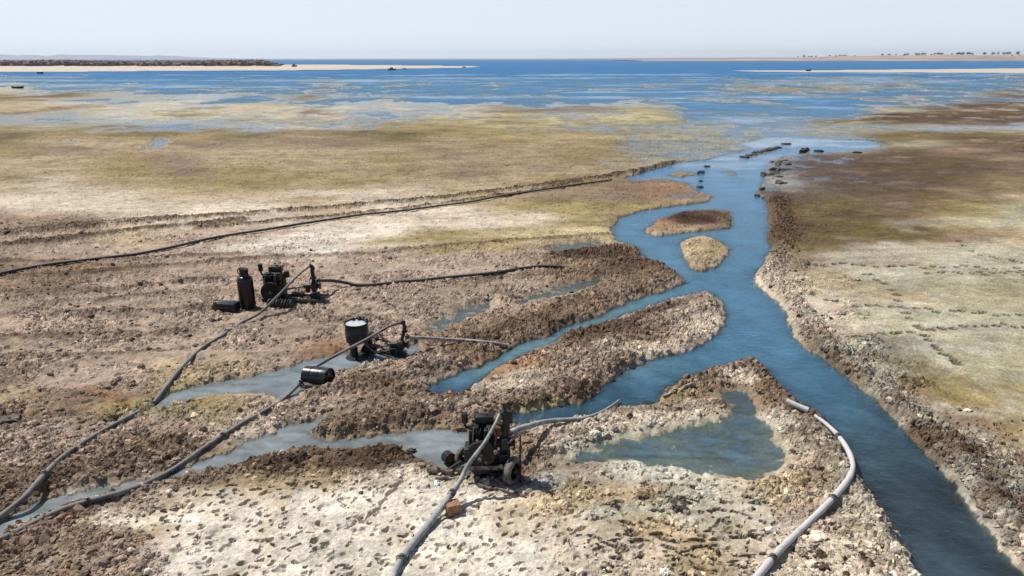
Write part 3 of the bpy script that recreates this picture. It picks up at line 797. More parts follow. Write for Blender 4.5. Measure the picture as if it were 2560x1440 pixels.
# ------------------------------------------------------------------ loose clods, far too many to count
def clod_field():
    n = 300000
    u = rng.uniform(-150, 2710, n); v = 395 + (1600 - 395) * rng.random(n) ** .8
    x, y = gp(u, v)
    pre = rng.random(n) < np.clip(lookup(DY, DMAP, u, v) / 9 + .35, 0, 1)
    u, v, x, y = u[pre], v[pre], x[pre], y[pre]; n = len(x)
    R = fields(x, y)
    h = R["base"]; alb = R["col"] / KCOL; dn = R["dens"]; dd = R["d"]; bs = h
    D = np.hypot(x, y)
    keep = rng.random(n) < np.clip(dn - .22, 0, 1) ** 1.2 * 1.1 + .006 * (v > 1050)
    keep &= (dd > .03) | (rng.random(n) < .006)
    keep &= bs > -.06
    x, y, h, alb, dn, D = x[keep], y[keep], h[keep], alb[keep], dn[keep], D[keep]
    r = .0112 * np.exp(rng.normal(0, .64, len(x))) * (1 + .25 * np.clip(dn, 0, 1)) * (1 + D * .018)
    r = np.clip(r, .005, .068)
    z = h + r * rng.uniform(-.45, .30, len(x))
    me = bpy.data.meshes.new("clods")
    me.vertices.add(len(x)); me.vertices.foreach_set("co", np.stack([x, y, z], 1).astype(np.float32).ravel())
    c = alb * np.exp(rng.normal(.06, .32, len(x)))[:, None]
    dk = rng.random(len(x)) < .10 * dn + .6 * (dn < .25)
    c[dk] = s2l((92, 74, 60)) / 1.3 * np.exp(rng.normal(0, .2, dk.sum()))[:, None]
    vattr(me, "ccol", np.clip(c, .01, .7), 'FLOAT_COLOR')
    vattr(me, "siz", r, 'FLOAT')
    a = me.attributes.new("rot", 'FLOAT_VECTOR', 'POINT')
    a.data.foreach_set("vector", (rng.uniform(0, 6.28, (len(x), 3)) * np.array([.12, .12, 1]) + rng.normal(0, .25, (len(x), 3))).astype(np.float32).ravel())
    o = bpy.data.objects.new("mud_clods", me); COL.objects.link(o)
    g = bpy.data.node_groups.new("clod_scatter", 'GeometryNodeTree')
    g.interface.new_socket("Geometry", in_out='INPUT', socket_type='NodeSocketGeometry')
    g.interface.new_socket("Geometry", in_out='OUTPUT', socket_type='NodeSocketGeometry')
    gi = g.nodes.new("NodeGroupInput"); go = g.nodes.new("NodeGroupOutput")
    j = g.nodes.new("GeometryNodeJoinGeometry")
    for k in range(6):
        ico = g.nodes.new("GeometryNodeMeshIcoSphere"); ico.inputs["Radius"].default_value = 1; ico.inputs["Subdivisions"].default_value = 2 if k < 5 else 3
        sp = g.nodes.new("GeometryNodeSetPosition")
        nz = g.nodes.new("ShaderNodeTexNoise"); nz.noise_dimensions = '4D'; nz.inputs["W"].default_value = 7.7 * k; nz.inputs["Scale"].default_value = 1.1 + .2 * k; nz.inputs["Detail"].default_value = 2
        ps = g.nodes.new("GeometryNodeInputPosition"); g.links.new(ps.outputs[0], nz.inputs["Vector"])
        sb = g.nodes.new("ShaderNodeVectorMath"); sb.operation = 'SUBTRACT'; sb.inputs[1].default_value = (.5, .5, .5); g.links.new(nz.outputs["Color"], sb.inputs[0])
        ml = g.nodes.new("ShaderNodeVectorMath"); ml.operation = 'SCALE'; ml.inputs["Scale"].default_value = 2.3; g.links.new(sb.outputs[0], ml.inputs[0])
        g.links.new(ico.outputs["Mesh"], sp.inputs["Geometry"]); g.links.new(ml.outputs[0], sp.inputs["Offset"])
        tf = g.nodes.new("GeometryNodeTransform"); tf.inputs["Scale"].default_value = (1.5 - .10 * k, .95, .60 + .05 * k); g.links.new(sp.outputs[0], tf.inputs["Geometry"])
        ti = g.nodes.new("GeometryNodeGeometryToInstance"); g.links.new(tf.outputs[0], ti.inputs[0]); g.links.new(ti.outputs[0], j.inputs[0])
    iop = g.nodes.new("GeometryNodeInstanceOnPoints"); iop.inputs["Pick Instance"].default_value = True
    m2p = g.nodes.new("GeometryNodeMeshToPoints"); g.links.new(gi.outputs[0], m2p.inputs["Mesh"])
    na = g.nodes.new("GeometryNodeInputNamedAttribute"); na.data_type = 'FLOAT'; na.inputs["Name"].default_value = "siz"
    nr = g.nodes.new("GeometryNodeInputNamedAttribute"); nr.data_type = 'FLOAT_VECTOR'; nr.inputs["Name"].default_value = "rot"
    rd = g.nodes.new("FunctionNodeRandomValue"); rd.data_type = 'INT'; rd.inputs[4].default_value = 0; rd.inputs[5].default_value = 5
    g.links.new(m2p.outputs[0], iop.inputs["Points"]); g.links.new(j.outputs[0], iop.inputs["Instance"])
    g.links.new(rd.outputs[2], iop.inputs["Instance Index"])
    g.links.new(nr.outputs["Attribute"], iop.inputs["Rotation"]); g.links.new(na.outputs["Attribute"], iop.inputs["Scale"])
    sm = g.nodes.new("GeometryNodeSetMaterial"); sm.inputs["Material"].default_value = CLODM
    g.links.new(iop.outputs[0], sm.inputs[0]); g.links.new(sm.outputs[0], go.inputs[0])
    me.materials.append(CLODM)
    md = o.modifiers.new("scatter", 'NODES'); md.node_group = g
    tag(o, "crumbly brown and tan mud clods heaped along the channels", None, None, "stuff")
    print("clods", len(x))
clod_field()

# ------------------------------------------------------------------ mesh builder for objects
class MB:
    def __init__(s): s.v = []; s.f = []
    def add(s, V, F):
        n = len(s.v); s.v += [Vector(p) for p in V]; s.f += [tuple(i + n for i in f) for f in F]
        return s
    def box(s, c, size, rz=0, ry=0, rx=0, bev=.0):
        M = Matrix.Translation(c) @ Matrix.Rotation(rz, 4, 'Z') @ Matrix.Rotation(ry, 4, 'Y') @ Matrix.Rotation(rx, 4, 'X')
        bm = bmesh.new(); bmesh.ops.create_cube(bm, size=1)
        for v in bm.verts: v.co = Vector((v.co.x * size[0], v.co.y * size[1], v.co.z * size[2]))
        if bev: bmesh.ops.bevel(bm, geom=bm.edges[:], offset=bev, segments=2, affect='EDGES', profile=.6)
        bm.verts.index_update()
        s.add([M @ v.co for v in bm.verts], [[v.index for v in f.verts] for f in bm.faces]); bm.free()
        return s
    def tube(s, pts, rad, n=12, cap=True):
        pts = [Vector(p) for p in pts]
        if isinstance(rad, (int, float)): rad = [rad] * len(pts)
        V = []; up = None
        for i, p in enumerate(pts):
            t = (pts[min(i + 1, len(pts) - 1)] - pts[max(i - 1, 0)]).normalized()
            if up is None:
                up = t.orthogonal().normalized()
            up = (up - t * up.dot(t))
            up = up.normalized() if up.length > 1e-6 else t.orthogonal().normalized()
            q = t.cross(up)
            for k in range(n):
                a = 2 * math.pi * k / n
                V.append(p + (up * math.cos(a) + q * math.sin(a)) * rad[i])
        F = [(i * n + k, i * n + (k + 1) % n, (i + 1) * n + (k + 1) % n, (i + 1) * n + k) for i in range(len(pts) - 1) for k in range(n)]
        if cap: F += [tuple(range(n))[::-1], tuple((len(pts) - 1) * n + k for k in range(n))]
        return s.add(V, F)
    def cyl(s, a, b, r, r2=None, n=16, cap=True):
        return s.tube([a, b], [r, r if r2 is None else r2], n, cap)
    def lathe(s, prof, o, axis=(0, 0, 1), n=24):
        """prof: (radius, height along axis)"""
        ax = Vector(axis).normalized(); u = ax.orthogonal().normalized(); w = ax.cross(u); o = Vector(o)
        V = [o + ax * h + (u * math.cos(2 * math.pi * k / n) + w * math.sin(2 * math.pi * k / n)) * max(r, 1e-4) for r, h in prof for k in range(n)]
        F = [(i * n + k, i * n + (k + 1) % n, (i + 1) * n + (k + 1) % n, (i + 1) * n + k) for i in range(len(prof) - 1) for k in range(n)]
        return s.add(V, F)
    def lump(s, c, r, seed=0, amp=.35, sub=3):
        bm = bmesh.new(); bmesh.ops.create_icosphere(bm, subdivisions=sub, radius=1)
        P = np.array([v.co[:] for v in bm.verts])
        k = 1 + amp * (fbm(P[:, 0] * 1.3 + seed * 3.7 + P[:, 2] * .9, P[:, 1] * 1.3 + P[:, 2] * .8, 4, seed % 40))
        bm.verts.index_update()
        s.add([Vector(c) + Vector((p[0] * r[0], p[1] * r[1], p[2] * r[2])) * float(q) for p, q in zip(P, k)], [[v.index for v in f.verts] for f in bm.faces])
        bm.free(); return s
    def build(s, name, mat, parent=None, org=None, ang=38):
        org = Vector(org) if org is not None else Vector((0, 0, 0))
        me = bpy.data.meshes.new(name)
        me.from_pydata([tuple(p - org) for p in s.v], [], s.f); me.materials.append(mat)
        me.polygons.foreach_set("use_smooth", [True] * len(me.polygons))
        me.update()
        bm = bmesh.new(); bm.from_mesh(me); bmesh.ops.recalc_face_normals(bm, faces=bm.faces[:]); bm.to_mesh(me); bm.free()
        me.set_sharp_from_angle(angle=math.radians(ang))
        o = bpy.data.objects.new(name, me); COL.objects.link(o)
        if parent: o.parent = parent
        else: o.location = org
        return o

def thing(name, loc, label, cat, group=None):
    o = bpy.data.objects.new(name, None); COL.objects.link(o); o.location = loc; o.empty_display_size = .2
    return tag(o, label, cat, group)

def PY(u, v, Y):
    dx, dy, dz = ray(u, v)
    t = Y / dy
    return Vector((float(dx * t), float(Y), float(CAMH + dz * t)))

def GZ(u, v, r=0.0):
    """point on the modelled ground seen at a photo point, lifted by r"""
    z = 0.08
    for _ in range(3):
        x, y = gp(u, v, z); z = max(gh(float(x), float(y)), 0.0) + r
    return P3(u, v, z)

def catmull(P, step=.09):
    P = [Vector(p) for p in P]
    Q = [P[0] * 2 - P[1]] + P + [P[-1] * 2 - P[-2]]
    out = []
    for i in range(1, len(Q) - 2):
        n = max(2, int((Q[i + 1] - Q[i]).length / step))
        for k in range(n):
            t = k / n
            a, b, c, d = Q[i - 1], Q[i], Q[i + 1], Q[i + 2]
            out.append(.5 * ((2 * b) + (c - a) * t + (2 * a - 5 * b + 4 * c - d) * t * t + (3 * b - 3 * c + d - a) * t ** 3))
    out.append(P[-1])
    return out

# ------------------------------------------------------------------ object materials
def solid(name, base, rough=.6, metal=0, vary=.3, dirt=None, dirtamt=.4, scale=12, top=0.0, bump=.3, spec=.4):
    m, nt, b = newmat(name)
    tcd = N(nt, "ShaderNodeTexCoord"); pos = tcd.outputs["Object"]
    n = noise(nt, scale, 5, pos, .65); n2 = noise(nt, scale * 4, 4, pos, .7)
    c = mix(nt, tuple(base), ramp(nt, n2, [(.3, 1 - vary), (.7, 1 + vary)]), 1.0, 'MULTIPLY')
    if dirt:
        f = ramp(nt, n, [(.62 - dirtamt * .4, 0.0), (.74 - dirtamt * .3, 1.0)])
        if top:
            g = N(nt, "ShaderNodeNewGeometry"); sx = N(nt, "ShaderNodeSeparateXYZ"); nt.links.new(g.outputs["Normal"], sx.inputs[0])
            a = N(nt, "ShaderNodeMapRange"); a.inputs["From Min"].default_value = .1; a.inputs["From Max"].default_value = .9; a.inputs["To Max"].default_value = top
            nt.links.new(sx.outputs["Z"], a.inputs["Value"])
            ad = N(nt, "ShaderNodeMath", operation='MAXIMUM'); nt.links.new(a.outputs[0], ad.inputs[0])
            ml = N(nt, "ShaderNodeMath", operation='MULTIPLY'); nt.links.new(f, ml.inputs[0]); ml.inputs[1].default_value = .8
            nt.links.new(ml.outputs[0], ad.inputs[1]); f = ad.outputs[0]
        c = mix(nt, c, tuple(dirt), f)
        r = ramp(nt, f, [(0, rough), (1, .9)]); nt.links.new(r, b.inputs["Roughness"])
    else:
        b.inputs["Roughness"].default_value = rough
    nt.links.new(c, b.inputs["Base Color"]); b.inputs["Metallic"].default_value = metal
    b.inputs["Specular IOR Level"].default_value = spec
    bp = N(nt, "ShaderNodeBump"); bp.inputs["Strength"].default_value = bump; bp.inputs["Distance"].default_value = .006
    nt.links.new(n2, bp.inputs["Height"]); nt.links.new(bp.outputs[0], b.inputs["Normal"])
    return m

M_IRON = solid("oily_black_iron", (.010, .010, .011), .5, 0, .5, (.06, .05, .042), .08, 9, 0, .3, .3)
M_IRON2 = solid("grey_worn_steel", (.16, .16, .16), .45, .3, .4, (.06, .045, .035), .5, 14)
M_RUST = solid("rusty_metal", (.13, .055, .03), .85, 0, .5, (.05, .03, .02), .5, 14)
M_HOSE = solid("grey_rubber_hose", (.045, .048, .055), .50, 0, .3, (.21, .20, .185), .50, 5, .55)
M_HOSEB = solid("black_rubber_hose", (.028, .029, .032), .50, 0, .3, (.13, .125, .12), .20, 5, .25)
M_HOSEC = solid("mud_splashed_hose", (.085, .095, .105), .55, 0, .3, (.40, .40, .385), .55, 7, .5)
M_PALE = solid("dusty_white_hose", (.44, .43, .42), .65, 0, .15, (.30, .28, .25), .15, 9)
M_RUB = solid("black_rubber", (.018, .018, .019), .6, 0, .3, (.12, .105, .09), .18, 9, .12)
M_TREAD = solid("dusty_tyre_rubber", (.045, .045, .046), .8, 0, .3, (.17, .155, .135), .6, 9)
M_PLAS = solid("glossy_black_plastic", (.008, .008, .010), .30, 0, .2, (.04, .037, .034), .05, 6, 0, .1, .35)
M_WOOD = solid("wet_dark_wood", (.075, .05, .035), .8, 0, .5, (.16, .12, .09), .4, 9)
M_WOODG = solid("grey_weathered_wood", (.30, .27, .23), .85, 0, .4, (.12, .09, .07), .4, 11)
M_STONE = solid("orange_stone", (.30, .16, .085), .9, 0, .4, (.20, .11, .07), .45, 16)
M_DMUD = solid("dark_wet_mud", (.045, .034, .028), .6, 0, .5, (.10, .075, .06), .4, 8, 0, .8)
M_WATERTOP = solid("standing_water", (.45, .47, .48), .08, 0, .1, None, 0, 6, 0, .02, .9)  # pale base colour carries the white reflection on the water
M_HILL = solid("bare_hills", (.12, .11, .12), .95, 0, .2, None, 0, .002, 0, 0)
M_SHORE = solid("dry_shore_soil", (.36, .25, .20), .95, 0, .2, (.22, .17, .12), .5, .004, 0, 0)
M_LEAF = solid("dark_tree_leaves", (.035, .045, .030), .9, 0, .4, None, 0, .4, 0, 0)
M_BARK = solid("tree_bark", (.08, .06, .045), .9, 0, .3)
M_WALLP = solid("pale_house_wall", (.55, .48, .42), .9, 0, .1)
M_ROOF = solid("brown_flat_roof", (.30, .2, .16), .9, 0, .2)
M_GLAS = solid("dark_window", (.03, .035, .04), .3, 0, .1)

# ------------------------------------------------------------------ hoses
def hose(name, pts, rad, mat, label, clamps=(), rough_=.0, cat="hose"):
    """pts: (u, v, z) with z None where it lies on the ground"""
    k_ = {"white_hose": .64, "pipe_stub": .75, "irrigation_hose": .8, "suction_hose": .8}.get(name, .57)
    rad = rad * k_ if isinstance(rad, (int, float)) else [r * k_ for r in rad]
    r0 = rad if isinstance(rad, (int, float)) else max(rad)
    P = []
    for i, (u, v, z) in enumerate(pts):
        rr = rad if isinstance(rad, (int, float)) else rad[i]
        P.append(GZ(u, v, rr * .75 + (.012 if name == 'discharge_hose' else .035)) if z is None else P3(u, v, z))
    C = catmull(P)
    # radius along the curve
    if isinstance(rad, (int, float)):
        R = [rad] * len(C)
    else:
        R = []; seg = []
        for i in range(len(P) - 1):
            n = max(2, int((P[i + 1] - P[i]).length / .09))
            R += [rad[i] + (rad[i + 1] - rad[i]) * k / n for k in range(n)]
        R.append(rad[-1])
    R = [r * (1 + .035 * math.sin(i * 1.9) + .05 * math.sin(i * .13)) for i, r in enumerate(R)]
    C = [p + Vector((math.sin(i * .21) * .010 + math.sin(i * .057) * .02, math.cos(i * .17) * .008, 0)) for i, p in enumerate(C)]
    org = C[0].copy()
    o = MB().tube(C, R, 14).build(name, mat, None, org, 60)
    tag(o, label, cat)
    for t in clamps:
        i = int(t * (len(C) - 2)); d = (C[i + 1] - C[i]).normalized(); r = R[i]
        m = MB().lathe([(r * .9, -.045), (r * 1.16, -.045), (r * 1.2, -.03), (r * 1.2, .03), (r * 1.16, .045), (r * .9, .045)], C[i], d, 16)
        m.box(C[i] + Vector((0, 0, r * 1.25)), (.05, .03, .03), bev=.004)
        m.build("clamp", M_IRON2, o, org)
    return o

hose("discharge_hose", [(775, 664, .93), (745, 687, .86), (720, 712, .70), (688, 745, .47), (665, 768, .30), (640, 788, .16), (600, 808, None), (550, 840, None), (500, 872, None),
     (450, 925, None), (410, 975, None), (380, 1010, None), (320, 1045, None), (260, 1078, None), (200, 1115, None), (150, 1150, None), (105, 1195, .22), (60, 1245, .18), (0, 1292, None), (-80, 1345, None), (-200, 1400, None)],
     [.042, .044, .048, .052, .055, .057, .058, .06, .062, .064, .064, .066, .068, .07, .072, .074, .075, .075, .075, .075, .075], M_HOSE,
     "long grey hose from the farthest pump, by the tall cylinder, to the left edge", (.0, .30, .62, .86))
hose("discharge_hose", [(1008, 806, .74), (985, 811, .73), (960, 822, .69), (920, 845, .58), (871, 871, .42), (838, 888, .33), (806, 906, .30), (784, 921, .27), (764, 942, .20), (742, 965, .13), (715, 990, None), (680, 1015, None),
     (600, 1060, None), (520, 1113, None), (440, 1170, None), (370, 1207, None), (320, 1226, None), (200, 1260, None), (140, 1282, None), (80, 1312, None), (0, 1352, None), (-120, 1400, None)],
     [.045, .047, .048, .05, .052, .053, .054, .056, .058, .06, .062, .063, .066, .068, .07, .072, .073, .075, .077, .078, .08, .08], M_HOSE,
     "long grey hose from the pump beside the round drum, crossing the muddy stream", (.0, .30, .55, .82))
hose("discharge_hose", [(1252, 1030, 1.10), (1240, 1055, 1.02), (1222, 1086, .90), (1204, 1114, .78), (1185, 1138, .67), (1166, 1164, .53), (1148, 1200, .38), (1135, 1220, .32), (1118, 1246, .26), (1098, 1273, .18), (1066, 1315, None), (1035, 1352, None), (1000, 1398, None), (978, 1442, None), (950, 1520, None)],
     [.042, .043, .044, .046, .05, .054, .056, .075, .08, .082, .084, .085, .086, .086, .086], M_HOSEC,
     "mottled grey hose from the wheeled pump over the orange stone to the bottom edge", (.02, .45, .80))
hose("white_hose", [(2038, 1040, .24), (2062, 1058, .22), (2088, 1083, .18), (2112, 1117, .16), (2126, 1150, .16), (2126, 1180, .20), (2108, 1212, .22), (2062, 1264, .18), (2005, 1318, .12), (1945, 1376, None), (1905, 1425, None), (1875, 1470, None), (1850, 1560, None)],
     [.042, .05, .058, .062, .065, .066, .067, .068, .070, .073, .075, .076, .076], M_PALE, "curved whitish hose lying on the bank between the river and the shallow pond", (.10, .45, .78))
hose("pipe_stub", [(1966, 1002, .30), (1990, 1013, .27), (2019, 1026, .23)], .060, M_PALE, "short pale pipe piece half buried in the bank just above the white hose", (), 0, "pipe")
hose("suction_hose", [(797, 702, .48), (830, 702, .36), (870, 708, .20), (905, 712, None), (960, 709, None), (1010, 703, None), (1080, 697, None), (1150, 690, None), (1240, 681, None), (1310, 670, None), (1360, 665, None), (1402, 667, None), (1430, 675, .02)],
     .052, M_HOSEB, "dark suction hose lying from the farthest pump towards the dark clod heap by the river", (.01,))
hose("suction_hose", [(1018, 842, .38), (1040, 844, .35), (1068, 845, .30), (1112, 848, .22), (1160, 850, None), (1200, 853, None), (1245, 858, None), (1278, 866, .04)],
     [.05, .046, .042, .04, .038, .036, .034, .032], M_HOSEC, "thin grey pipe from the pump beside the round drum to the narrow channel", (.02,))
hose("suction_hose", [(1271, 1086, .52), (1290, 1075, .48), (1315, 1067, .40), (1351, 1056, .25), (1385, 1051, .14), (1420, 1048, .12), (1465, 1043, .12), (1500, 1030, .12), (1522, 1018, .10), (1546, 1000, .05)],
     [.06, .058, .056, .052, .048, .042, .036, .03, .026, .02], M_HOSEC, "grey suction hose reaching from the wheeled pump into the middle channel", (.02,))
hose("irrigation_hose", [(-120, 705, None), (0, 683, None), (60, 671, None), (140, 658, None), (250, 645, None), (340, 635, None), (420, 620, None), (490, 604, None), (560, 590, None), (700, 568, None), (800, 552, None), (900, 537, None),
     (1000, 527, None), (1100, 514, None), (1180, 504, None), (1240, 492, None), (1330, 478, None), (1430, 463, None), (1530, 449, None)],
     [.055] * 12 + [.05] * 7, M_HOSEB, "long dark hose running along the churned track in the left background", ())

# ------------------------------------------------------------------ engines and pumps
def arc(c, r, a0, a1, ax1, ax2, n=7):
    return [Vector(c) + Vector(ax1) * r * math.cos(a0 + (a1 - a0) * k / (n - 1)) + Vector(ax2) * r * math.sin(a0 + (a1 - a0) * k / (n - 1)) for k in range(n)]

def engine(root, o, sc=1.0, twin=True, seed=0):
    """stationary diesel: o = base centre in local coordinates"""
    o = Vector(o); S = lambda x, y, z: o + Vector((x, y, z)) * sc
    MB().box(S(0, 0, .17), (.46 * sc, .30 * sc, .30 * sc), bev=.03 * sc).box(S(0, 0, .03), (.54 * sc, .34 * sc, .05 * sc), bev=.008).build("crankcase", M_IRON, root)
    xs = (-.12, .12) if twin else (0,)
    for x in xs:
        m = MB().cyl(S(x, 0, .30), S(x, 0, .50), .075 * sc)
        for k in range(6):
            m.box(S(x, 0, .33 + k * .03), (.21 * sc, .21 * sc, .011 * sc), bev=.002)
        m.build("cylinder", M_IRON, root)
        h = MB().box(S(x, 0, .535), (.20 * sc, .20 * sc, .07 * sc), bev=.012).box(S(x, 0, .59), (.12 * sc, .16 * sc, .05 * sc), bev=.014).build("cylinder_head", M_IRON, root)
        MB().tube([S(x - .02, -.06, .60), S(x - .02, -.12, .60), S(x - .03, -.16, .52), S(x - .03, -.16, .30)], .009 * sc, 6).build("fuel_pipe", M_IRON2, h)
    c = S(-.02, -.205, .22)
    fw = MB().lathe([(.20 * sc, -.03 * sc), (.225 * sc, -.03 * sc), (.225 * sc, .03 * sc), (.20 * sc, .03 * sc), (.17 * sc, .012 * sc), (.06 * sc, .012 * sc), (.055 * sc, .035 * sc), (0, .035 * sc)], c, (0, -1, 0), 28).lathe([(.20 * sc, -.03 * sc), (.06 * sc, -.02 * sc), (0, -.02 * sc)], c, (0, -1, 0), 28)
    f = fw.build("flywheel", M_IRON, root)
    MB().cyl(c, c + Vector((0, -.07, 0)) * sc, .028 * sc).build("hub", M_IRON2, f)
    t = MB().box(S(.02, .13, .66), (.30 * sc, .17 * sc, .15 * sc), bev=.04 * sc).build("fuel_tank", M_IRON, root)
    MB().cyl(S(.05, .13, .73), S(.05, .13, .765), .026 * sc, None, 12).build("cap", M_IRON2, t)
    for x, z in ((-.16, .30), (.0, .27), (.16, .31), (.05, .12)):
        MB().cyl(S(x, -.15, z), S(x, -.175, z), .028 * sc, None, 8).build("cover_glint", M_IRON2, root)  # pale studs added to imitate light glints on the black casing
    MB().tube([S(.18, -.10, .58), S(.22, -.16, .50), S(.20, -.17, .36), S(.12, -.17, .28)], .012 * sc, 6).build("oil_pipe", M_RUST, root)
    MB().tube([S(-.20, .05, .53), S(-.27, .05, .55), S(-.29, .05, .60), S(-.29, .05, .66)], .022 * sc, 10).cyl(S(-.29, .05, .64), S(-.29, .05, .80), .05 * sc, None, 14).build("exhaust", M_IRON, root)
    MB().tube([S(.20, .02, .53), S(.27, .02, .55)], .024 * sc, 10).lathe([(0, 0), (.06 * sc, 0), (.065 * sc, .02 * sc), (.065 * sc, .11 * sc), (.045 * sc, .14 * sc), (0, .14 * sc)], S(.29, .02, .50), (0, 0, 1), 16).build("air_filter", M_IRON, root)

def pump_body(root, c, r=.17, axis=(1, 0, 0)):
    """centrifugal volute with its flanges; axis = shaft direction"""
    a = Vector(axis)
    MB().lathe([(0, -.07), (r * .55, -.075), (r * .95, -.045), (r, 0), (r * .95, .045), (r * .6, .075), (.05, .085), (0, .085)], c, a, 24).build("volute", M_IRON, root)
    MB().lathe([(0, .07), (.055, .07), (.055, .13), (.085, .13), (.085, .155), (0, .155)], c, a, 16).build("suction_flange", M_IRON, root)
    MB().lathe([(.0, -.26), (.05, -.26), (.055, -.18), (.07, -.07), (0, -.07)], c, a, 14).box(Vector(c) - a * .17 - Vector((0, 0, r * .55)), (.10, .10, r), bev=.01).build("bearing_housing", M_IRON, root)

def skid(root, x0, x1, w=.36, z=.05, crosses=3):
    for y in (-w / 2, w / 2):
        m = MB().box(((x0 + x1) / 2, y, z), (x1 - x0, .05, .012)).box(((x0 + x1) / 2, y + (.019 if y > 0 else -.019), z + .033), (x1 - x0, .012, .066))
        m.build("rail", M_IRON2, root)
    for k in range(crosses):
        MB().box((x0 + (x1 - x0) * (k + .5) / crosses, 0, z - .013), (.05, w, .012)).build("cross_member", M_IRON2, root)

# farthest pump set
A0 = GZ(725, 752)
ra = thing("pump_set", A0, "oily black diesel pump set on a steel skid, farthest of the three pumps", "water pump", "diesel pumps drawing from the channels")
YA = A0.y
LA = lambda u, v, dy=0: PY(u, v, YA + dy) - A0
skid(ra, -.55, .95, .38)
engine(ra, (-.36, .02, .06), 1.14, True)
MB().box((-.40, .28, .42), (.52, .06, .46), bev=.02).build("radiator", M_IRON, ra)
pc = LA(786, 715); pc.y = 0
MB().cyl((-.15, 0, .30), (pc.x - .2, 0, pc.z), .022, None, 10).build("drive_shaft", M_IRON2, ra)
pump_body(ra, pc, .16)
MB().box((pc.x, 0, .14), (.2, .26, .16), bev=.01).box((pc.x + .02, 0, .06), (.34, .36, .03), bev=.005).build("pedestal", M_IRON, ra)
top = LA(779, 664); top.y = 0
MB().tube([(pc.x - .0, 0, pc.z + .1), (pc.x - .02, 0, top.z - .12)] + [(top.x + .03 - .08 * (1 - math.cos(t)), 0, top.z - .10 + .09 * math.sin(t)) for t in (.2, .6, 1.0, 1.4)], .052, 12).lathe([(.05, -.015), (.085, -.015), (.085, .015), (.05, .015)], (pc.x - .01, 0, pc.z + .22), (0, 0, 1), 14).build("outlet_elbow", M_IRON, ra)
MB().box((.25, -.05, .20), (.30, .16, .10), bev=.02).build("battery_box", M_IRON, ra)

# tall black cylinder beside it
T0 = GZ(621, 770)
tc_ = thing("gas_cylinder", T0, "tall black cylinder with a narrow neck standing left of the farthest pump", "tank")
MB().lathe([(0, 0), (.175, 0), (.19, .015), (.19, .70), (.193, .71), (.193, .73), (.185, .78), (.15, .83), (.115, .845)], (0, 0, 0), (0, 0, 1), 28).build("body", M_PLAS, tc_)
MB().lathe([(.105, .84), (.105, .99), (.112, 1.0), (.112, 1.03), (.0, 1.035)], (0, 0, 0), (0, 0, 1), 24).build("neck", M_PLAS, tc_)
MB().tube([(-.1, 0, .86), (-.15, 0, .93), (-.15, 0, 1.0), (-.08, 0, 1.05), (.02, 0, 1.06)], .014, 8).build("handle", M_IRON2, tc_)
MB().lathe([(.188, .10), (.199, .10), (.199, .13), (.188, .13)], (0, 0, 0), (0, 0, 1), 28).build("hoop", M_IRON, tc_)

# jerrycan lying on the mud, black sack, small post
J0 = GZ(572, 777)
jc = thing("jerrycan", J0, "black jerrycan lying on its side left of the tall black cylinder", "jerrycan")
MB().box((0, 0, .115), (.50, .30, .24), rz=-.12, bev=.05).build("body", M_PLAS, jc)
MB().tube([(-.12, -.16, .16), (-.12, -.22, .16), (.12, -.25, .16), (.12, -.19, .16)], .018, 8).build("handle", M_PLAS, jc)
MB().cyl((-.24, .02, .14), (-.31, .03, .14), .045, None, 14).build("cap", M_PLAS, jc)
W0 = GZ(541, 779)
tag(MB().lump(W0 + Vector((0, 0, .08)), (.10, .08, .16), 3, .5).build("mud_lump", M_DMUD, None, W0), "small dark upright lump just left of the black jerrycan", "mud lump")
K0 = GZ(705, 768)
m = MB()
for k in range(9):
    x = -.30 + k * .072
    m.lathe([(.0, -.036), (.095, -.034), (.125 + .012 * math.sin(k * 2.), -.01), (.125, .01), (.095, .034), (0, .036)], K0 + Vector((x, -.03 * k * .3, .10)), (1, -.12, 0), 18)
tag(m.build("corrugated_hose", M_RUB, None, K0, 60), "black ribbed hose piece lying under the grey hose in front of the farthest pump", "hose")

# middle pump set with its round drum
B0 = GZ(965, 888)
rb = thing("pump_set", B0, "low black pump with bare tube frame beside the round black drum", "water pump", "diesel pumps drawing from the channels")
YB = B0.y
LB = lambda u, v, dy=0: PY(u, v, YB + dy) - B0
engine(rb, LB(925, 884, .25), .62, False)
for pts in ([(911, 856), (930, 876), (955, 886), (981, 894)], [(948, 834), (965, 856), (981, 874)]):
    MB().tube(catmull([LB(*p, -.12) for p in pts], .06), .021, 8).build("frame_tube", M_IRON2, rb)
MB().tube([LB(905, 895, .1), LB(985, 893, .1)], .022, 8).build("frame_tube", M_IRON, rb)
MB().tube([LB(930, 843, .2), LB(998, 862, .1), LB(1010, 886, .1)], .018, 8).build("frame_tube", M_IRON, rb)
MB().tube([LB(945, 884, -.15), LB(981, 874, -.12), LB(1003, 868, 0)], .018, 8).build("frame_tube", M_IRON, rb)
MB().tube([LB(965, 872, .05), LB(981, 894, -.12), LB(984, 905, -.15)], .016, 8).build("frame_tube", M_IRON, rb)
pcb = LB(1003, 862); pcb.y = 0
pump_body(rb, pcb, .12)
MB().cyl(LB(945, 866, .15), pcb - Vector((.2, 0, 0)), .02, None, 10).build("drive_shaft", M_IRON2, rb)
MB().box(LB(1000, 884), (.26, .24, .06), bev=.01).box(LB(1000, 877), (.12, .14, .12), bev=.01).build("pedestal", M_IRON, rb)
tb = LB(1011, 810); tb.y = 0
